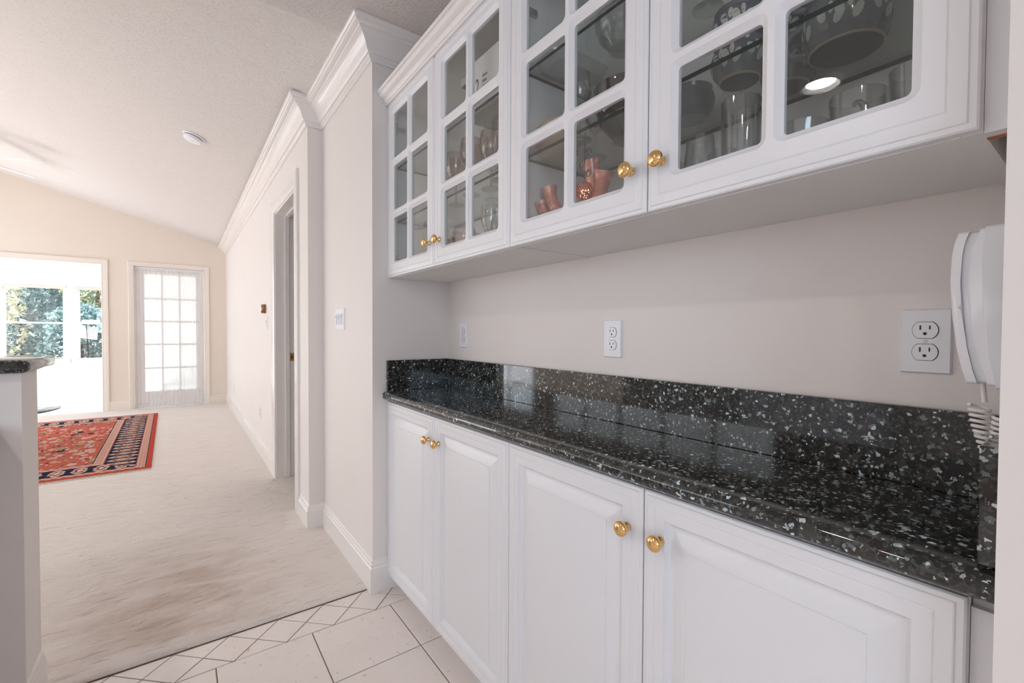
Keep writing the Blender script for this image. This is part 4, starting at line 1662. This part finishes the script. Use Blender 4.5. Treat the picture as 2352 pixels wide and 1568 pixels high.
def stoneware(x, y, z, prof, label, group, name, cat, face, leaves=True, handle=None, mat='stone'):
    g = item(name, label, cat, (x, y, z), group)
    bm = bmesh.new()
    inner = [(max(r - 0.004, 0.0), h + (0.004 if h < 0.01 else 0)) for r, h in reversed(prof[1:])] + [(0.0, 0.008)]
    lathe(bm, prof + inner, (0, 0, 0), 'z', 36)
    finish('body', bm, mat, g, 45)

    def r_at(zz):
        for (r0, h0), (r1, h1) in zip(prof[1:], prof[2:]):
            if h0 <= zz <= h1 and h1 > h0:
                return r0 + (r1 - r0) * (zz - h0) / (h1 - h0)
        return prof[-1][0]
    if leaves:
        hmid = prof[-1][1] * 0.42
        bm = bmesh.new()
        bs = bmesh.new()
        for a in range(0, 360, 48):
            an = R(a + face)
            s = prof[-1][1]
            leaf_on(bm, r_at, hmid + 0.012 * s / 0.1, an - 0.18, 0.35, 0.024, 0.014)
            leaf_on(bm, r_at, hmid, an + 0.22, -0.4, 0.026, 0.014)
            leaf_on(bm, r_at, hmid + 0.022 * s / 0.1, an + 0.05, 0.0, 0.021, 0.009)
            leaf_on(bs, r_at, hmid - 0.012, an, 0.0, 0.040, 0.0022, 0.0009)
        r0_ = prof[1][0]
        br = bmesh.new()
        lathe(br, [(r0_ - 0.0012, -0.0004), (r0_ + 0.0008, -0.0002), (r0_ + 0.0016, 0.0012), (r0_ + 0.0019, 0.0026)], (0, 0, 0), 'z', 36)
        finish('foot_ring', br, 'tan', g, 60)
        br = bmesh.new()
        lathe(br, [(0.0, -0.0003), (r0_ - 0.0014, -0.0003)], (0, 0, 0), 'z', 36)
        finish('underside', br, 'navyg', g)
        finish('leaf_glaze', bm, 'leafw', g)
        finish('twig_glaze', bs, 'stemb', g)
    if handle is not None:
        a = R(handle)
        h = prof[-1][1]
        pts = []
        for k in range(15):
            t_ = pi * k / 14
            r_ = r_at(h * 0.5) - 0.006 + 0.036 * sin(t_)
            pts.append((r_ * cos(a), r_ * sin(a), h * 0.54 + h * 0.36 * cos(t_)))
        bm = bmesh.new()
        tube(bm, pts, 0.0062, 10)
        finish('handle', bm, mat, g, 50)
    return g


bowlp = [(0.0, 0.0), (0.0545, 0.0), (0.056, 0.003), (0.0600, 0.016), (0.0645, 0.040), (0.0650, 0.060), (0.0610, 0.070), (0.0600, 0.078)]
gg = 'blue stoneware behind the fourth door'
stoneware(0.955, 0.305, S1, bowlp, 'blue-black stoneware soup mug with pale leaves, lowest of the handled stack', gg, 'stoneware_mug', 'mug', 200, handle=100)
stoneware(0.955, 0.305, S1 + 0.0785, bowlp, 'blue-black stoneware soup mug stacked on top of the handled stack', gg, 'stoneware_mug', 'mug', 175, handle=112)
sp_ = [(0.0, 0.0), (0.036, 0.0), (0.038, 0.003), (0.049, 0.020), (0.054, 0.040), (0.051, 0.054), (0.046, 0.060), (0.048, 0.068)]
stoneware(0.905, 0.468, S1, sp_, 'rounded blue stoneware bowl at the bottom of the mullion side stack', gg, 'stoneware_bowl', 'bowl', 190)
stoneware(0.905, 0.468, S1 + 0.0685, sp_, 'rounded blue stoneware bowl on top of the mullion side stack', gg, 'stoneware_bowl', 'bowl', 210)
stoneware(1.005, 0.420, S1, sp_, 'blue stoneware bowl in the back row, lower of its pair', gg, 'stoneware_bowl', 'bowl', 180)
stoneware(1.005, 0.420, S1 + 0.0685, sp_, 'blue stoneware bowl in the back row, upper of its pair', gg, 'stoneware_bowl', 'bowl', 200)
stoneware(0.975, 0.620, S1, sp_, 'dark stoneware bowl half hidden by the fourth door stile', gg, 'stoneware_bowl', 'bowl', 195, leaves=False)

gg = 'clear glasses on the cabinet floor'
tumbler(0.842, 0.432, FB, 'tall straight clear glass beside the fourth door mullion', 0.031, 0.034, 0.168, gg, 'clear', 10)
tumbler(0.842, 0.512, FB, 'upturned fluted tumbler against the fourth door stile', 0.038, 0.026, 0.128, gg, 'clear', 10)
tumbler(0.925, 0.512, FB, 'upturned fluted tumbler in the second row', 0.038, 0.027, 0.120, gg, 'clear', 10)
tumbler(0.925, 0.585, FB, 'upturned fluted tumbler behind the stile of the fourth door', 0.036, 0.027, 0.128, gg, 'clear', 10)
mg = tumbler(0.862, 0.258, FB, 'wide clear glass mug with ring handle under the stoneware', 0.036, 0.038, 0.112, gg, 'clear', 0)
bm = bmesh.new()
tube(bm, [(-0.036 - 0.022 * sin(pi * k / 12), -0.008 - 0.02 * sin(pi * k / 12), 0.052 + 0.034 * cos(pi * k / 12)) for k in range(13)], 0.0045, 8)
finish('handle', bm, 'clear', mg, 50)
tumbler(0.925, 0.195, FB, 'tall clear glass at the shadowed end behind the fourth door', 0.034, 0.040, 0.150, gg, 'clear', 0)
tumbler(0.835, 0.328, FB, 'low round clear glass between the tall glass and the mug', 0.030, 0.040, 0.082, gg, 'clear', 0)
gg = 'goblets on the top shelf behind the fourth door'
for (x, y, lb) in ((0.905, 0.555, 'clear goblet on the top shelf, first foot seen by the fourth door stile'), (0.985, 0.585, 'clear goblet on the top shelf, foot highest behind the first'),
                   (0.955, 0.500, 'clear goblet on the top shelf, foot cut by the fourth door mullion')):
    goblet(x, y, S2, lb, 'clear', gg, 0.036, 0.17, 0.085)

# ---------------------------------------------------------------- garden behind the sunroom
bm = bmesh.new()
box(bm, -30, 12, SW + 0.2, 45, -0.6, -0.45)
struct('ground', bm, 'mulch', 'brown mulched garden ground outside the sunroom windows', 'ground')


def shrub(name, label, cat, x, y, z0, h, r, n, mat, leaf, group, trunk=True, squash=1.0):
    t_ = thing(name, label, cat, (x, y, z0), group)
    bm = bmesh.new()
    for k in range(n):
        th, u = random.uniform(0, 2 * pi), random.uniform(-1, 1)
        rr = random.uniform(0.55, 1.0) ** 0.5
        p = Vector((r * rr * math.sqrt(1 - u * u) * cos(th), r * rr * math.sqrt(1 - u * u) * sin(th) * squash, h * 0.55 + h * 0.45 * rr * u))
        d1 = Vector((random.gauss(0, 1), random.gauss(0, 1), random.gauss(0, 0.7))).normalized()
        d2 = d1.cross(Vector((random.gauss(0, 1), random.gauss(0, 1), random.gauss(0, 1)))).normalized()
        s = leaf * random.uniform(0.6, 1.3)
        quad(bm, [p - d1 * s, p + d2 * s * 0.45, p + d1 * s, p - d2 * s * 0.45])
    f = finish('foliage', bm, mat, t_)
    if trunk:
        bm = bmesh.new()
        tube(bm, [(0, 0, 0), (0.03, 0.02, h * 0.4), (-0.02, 0.0, h * 0.8)], [0.06, 0.045, 0.02], 8)
        finish('trunk', bm, 'bark', t_, 50)
    return t_


tg = 'shrubs and trees outside the sunroom'
shrub('spruce', 'blue green spruce filling the half hidden window', 'tree', -2.15, 16.4, -0.5, 2.45, 0.85, 2600, 'leaf_teal', 0.075, tg)
shrub('spruce', 'blue green spruce seen at the mullion edge of the wide window', 'tree', -3.75, 18.9, -0.5, 3.3, 0.80, 2200, 'leaf_teal', 0.085, tg)
shrub('spruce', 'dark teal spruce at the back of the garden between the windows', 'tree', -2.15, 21.6, -0.5, 4.4, 1.6, 3000, 'leaf_teal', 0.11, tg)
shrub('pale_shrub', 'pale yellow leaved shrub close outside the wide window', 'shrub', -3.15, 14.3, -0.45, 2.7, 0.50, 420, 'leaf_yellow', 0.070, tg)
shrub('pale_shrub', 'pale leaved tree branch hanging across the wide window top', 'tree', -4.0, 16.4, 0.9, 1.9, 0.9, 620, 'leaf_yellow', 0.075, tg)
shrub('leafy_tree', 'yellow green tree crown at the top of the half hidden window', 'tree', -2.05, 18.5, 1.6, 1.7, 0.85, 1100, 'leaf_green', 0.075, tg)
shrub('leafy_tree', 'tall green tree far back in the garden', 'tree', -5.4, 26.8, -0.5, 6.4, 2.4, 2600, 'leaf_green', 0.14, tg)
hs_ = thing('neighbour_house', 'pale grey house with dark windows behind the garden shrubs', 'house', (0, 0, 0))
finish('wall_block', bbox(-10.5, -3.95, 20.0, 23.0, -0.6, 4.2), 'siding', hs_)
for (a, b) in ((-5.55, -5.02), (-6.4, -5.8)):
    for (c, d) in ((1.7, 2.9), (-0.1, 1.05)):
        wf = finish('window_frame', bbox(a - 0.08, b + 0.08, 19.93, 19.999, c - 0.08, d + 0.08), 'sash', hs_)
        finish('pane', bbox(a, b, 19.90, 19.929, c, d), 'hwin', wf)
        finish('mullion', bbox((a + b) / 2 - 0.035, (a + b) / 2 + 0.035, 19.88, 19.93, c, d), 'sash', wf)
pl = thing('garden_parasol', 'tilted white canvas panel on dark rods in the garden', 'parasol', (-1.90, 14.6, 1.25))
bm = bmesh.new()
for lst in ([(-0.19, 0, 0.10), (0.30, 0.06, -0.02), (0.28, 0.0, -0.31), (-0.07, -0.08, -0.25)],):
    A = [bm.verts.new(p) for p in lst]
    B = [bm.verts.new((p[0], p[1] + 0.012, p[2])) for p in lst]
    bridge(bm, A, B)
    bm.faces.new(A)
    bm.faces.new(list(reversed(B)))
finish('canvas', bm, 'canvas', pl)
bm = bmesh.new()
tube(bm, [(-0.07, -0.088, -0.25), (0.12, -0.05, -0.29), (0.28, -0.008, -0.31)], 0.009, 6)
tube(bm, [(0.09, 0.03, 0.05), (0.12, -0.052, -0.29)], 0.007, 6)
tube(bm, [(0.12, -0.045, -0.29), (0.14, 0.0, -1.70)], 0.014, 8)
finish('rod', bm, 'black', pl, 50)
finish('valance', bbox(0.02, 0.34, -0.02, 0.05, 0.08, 0.17, 0.01), 'canvas', pl)
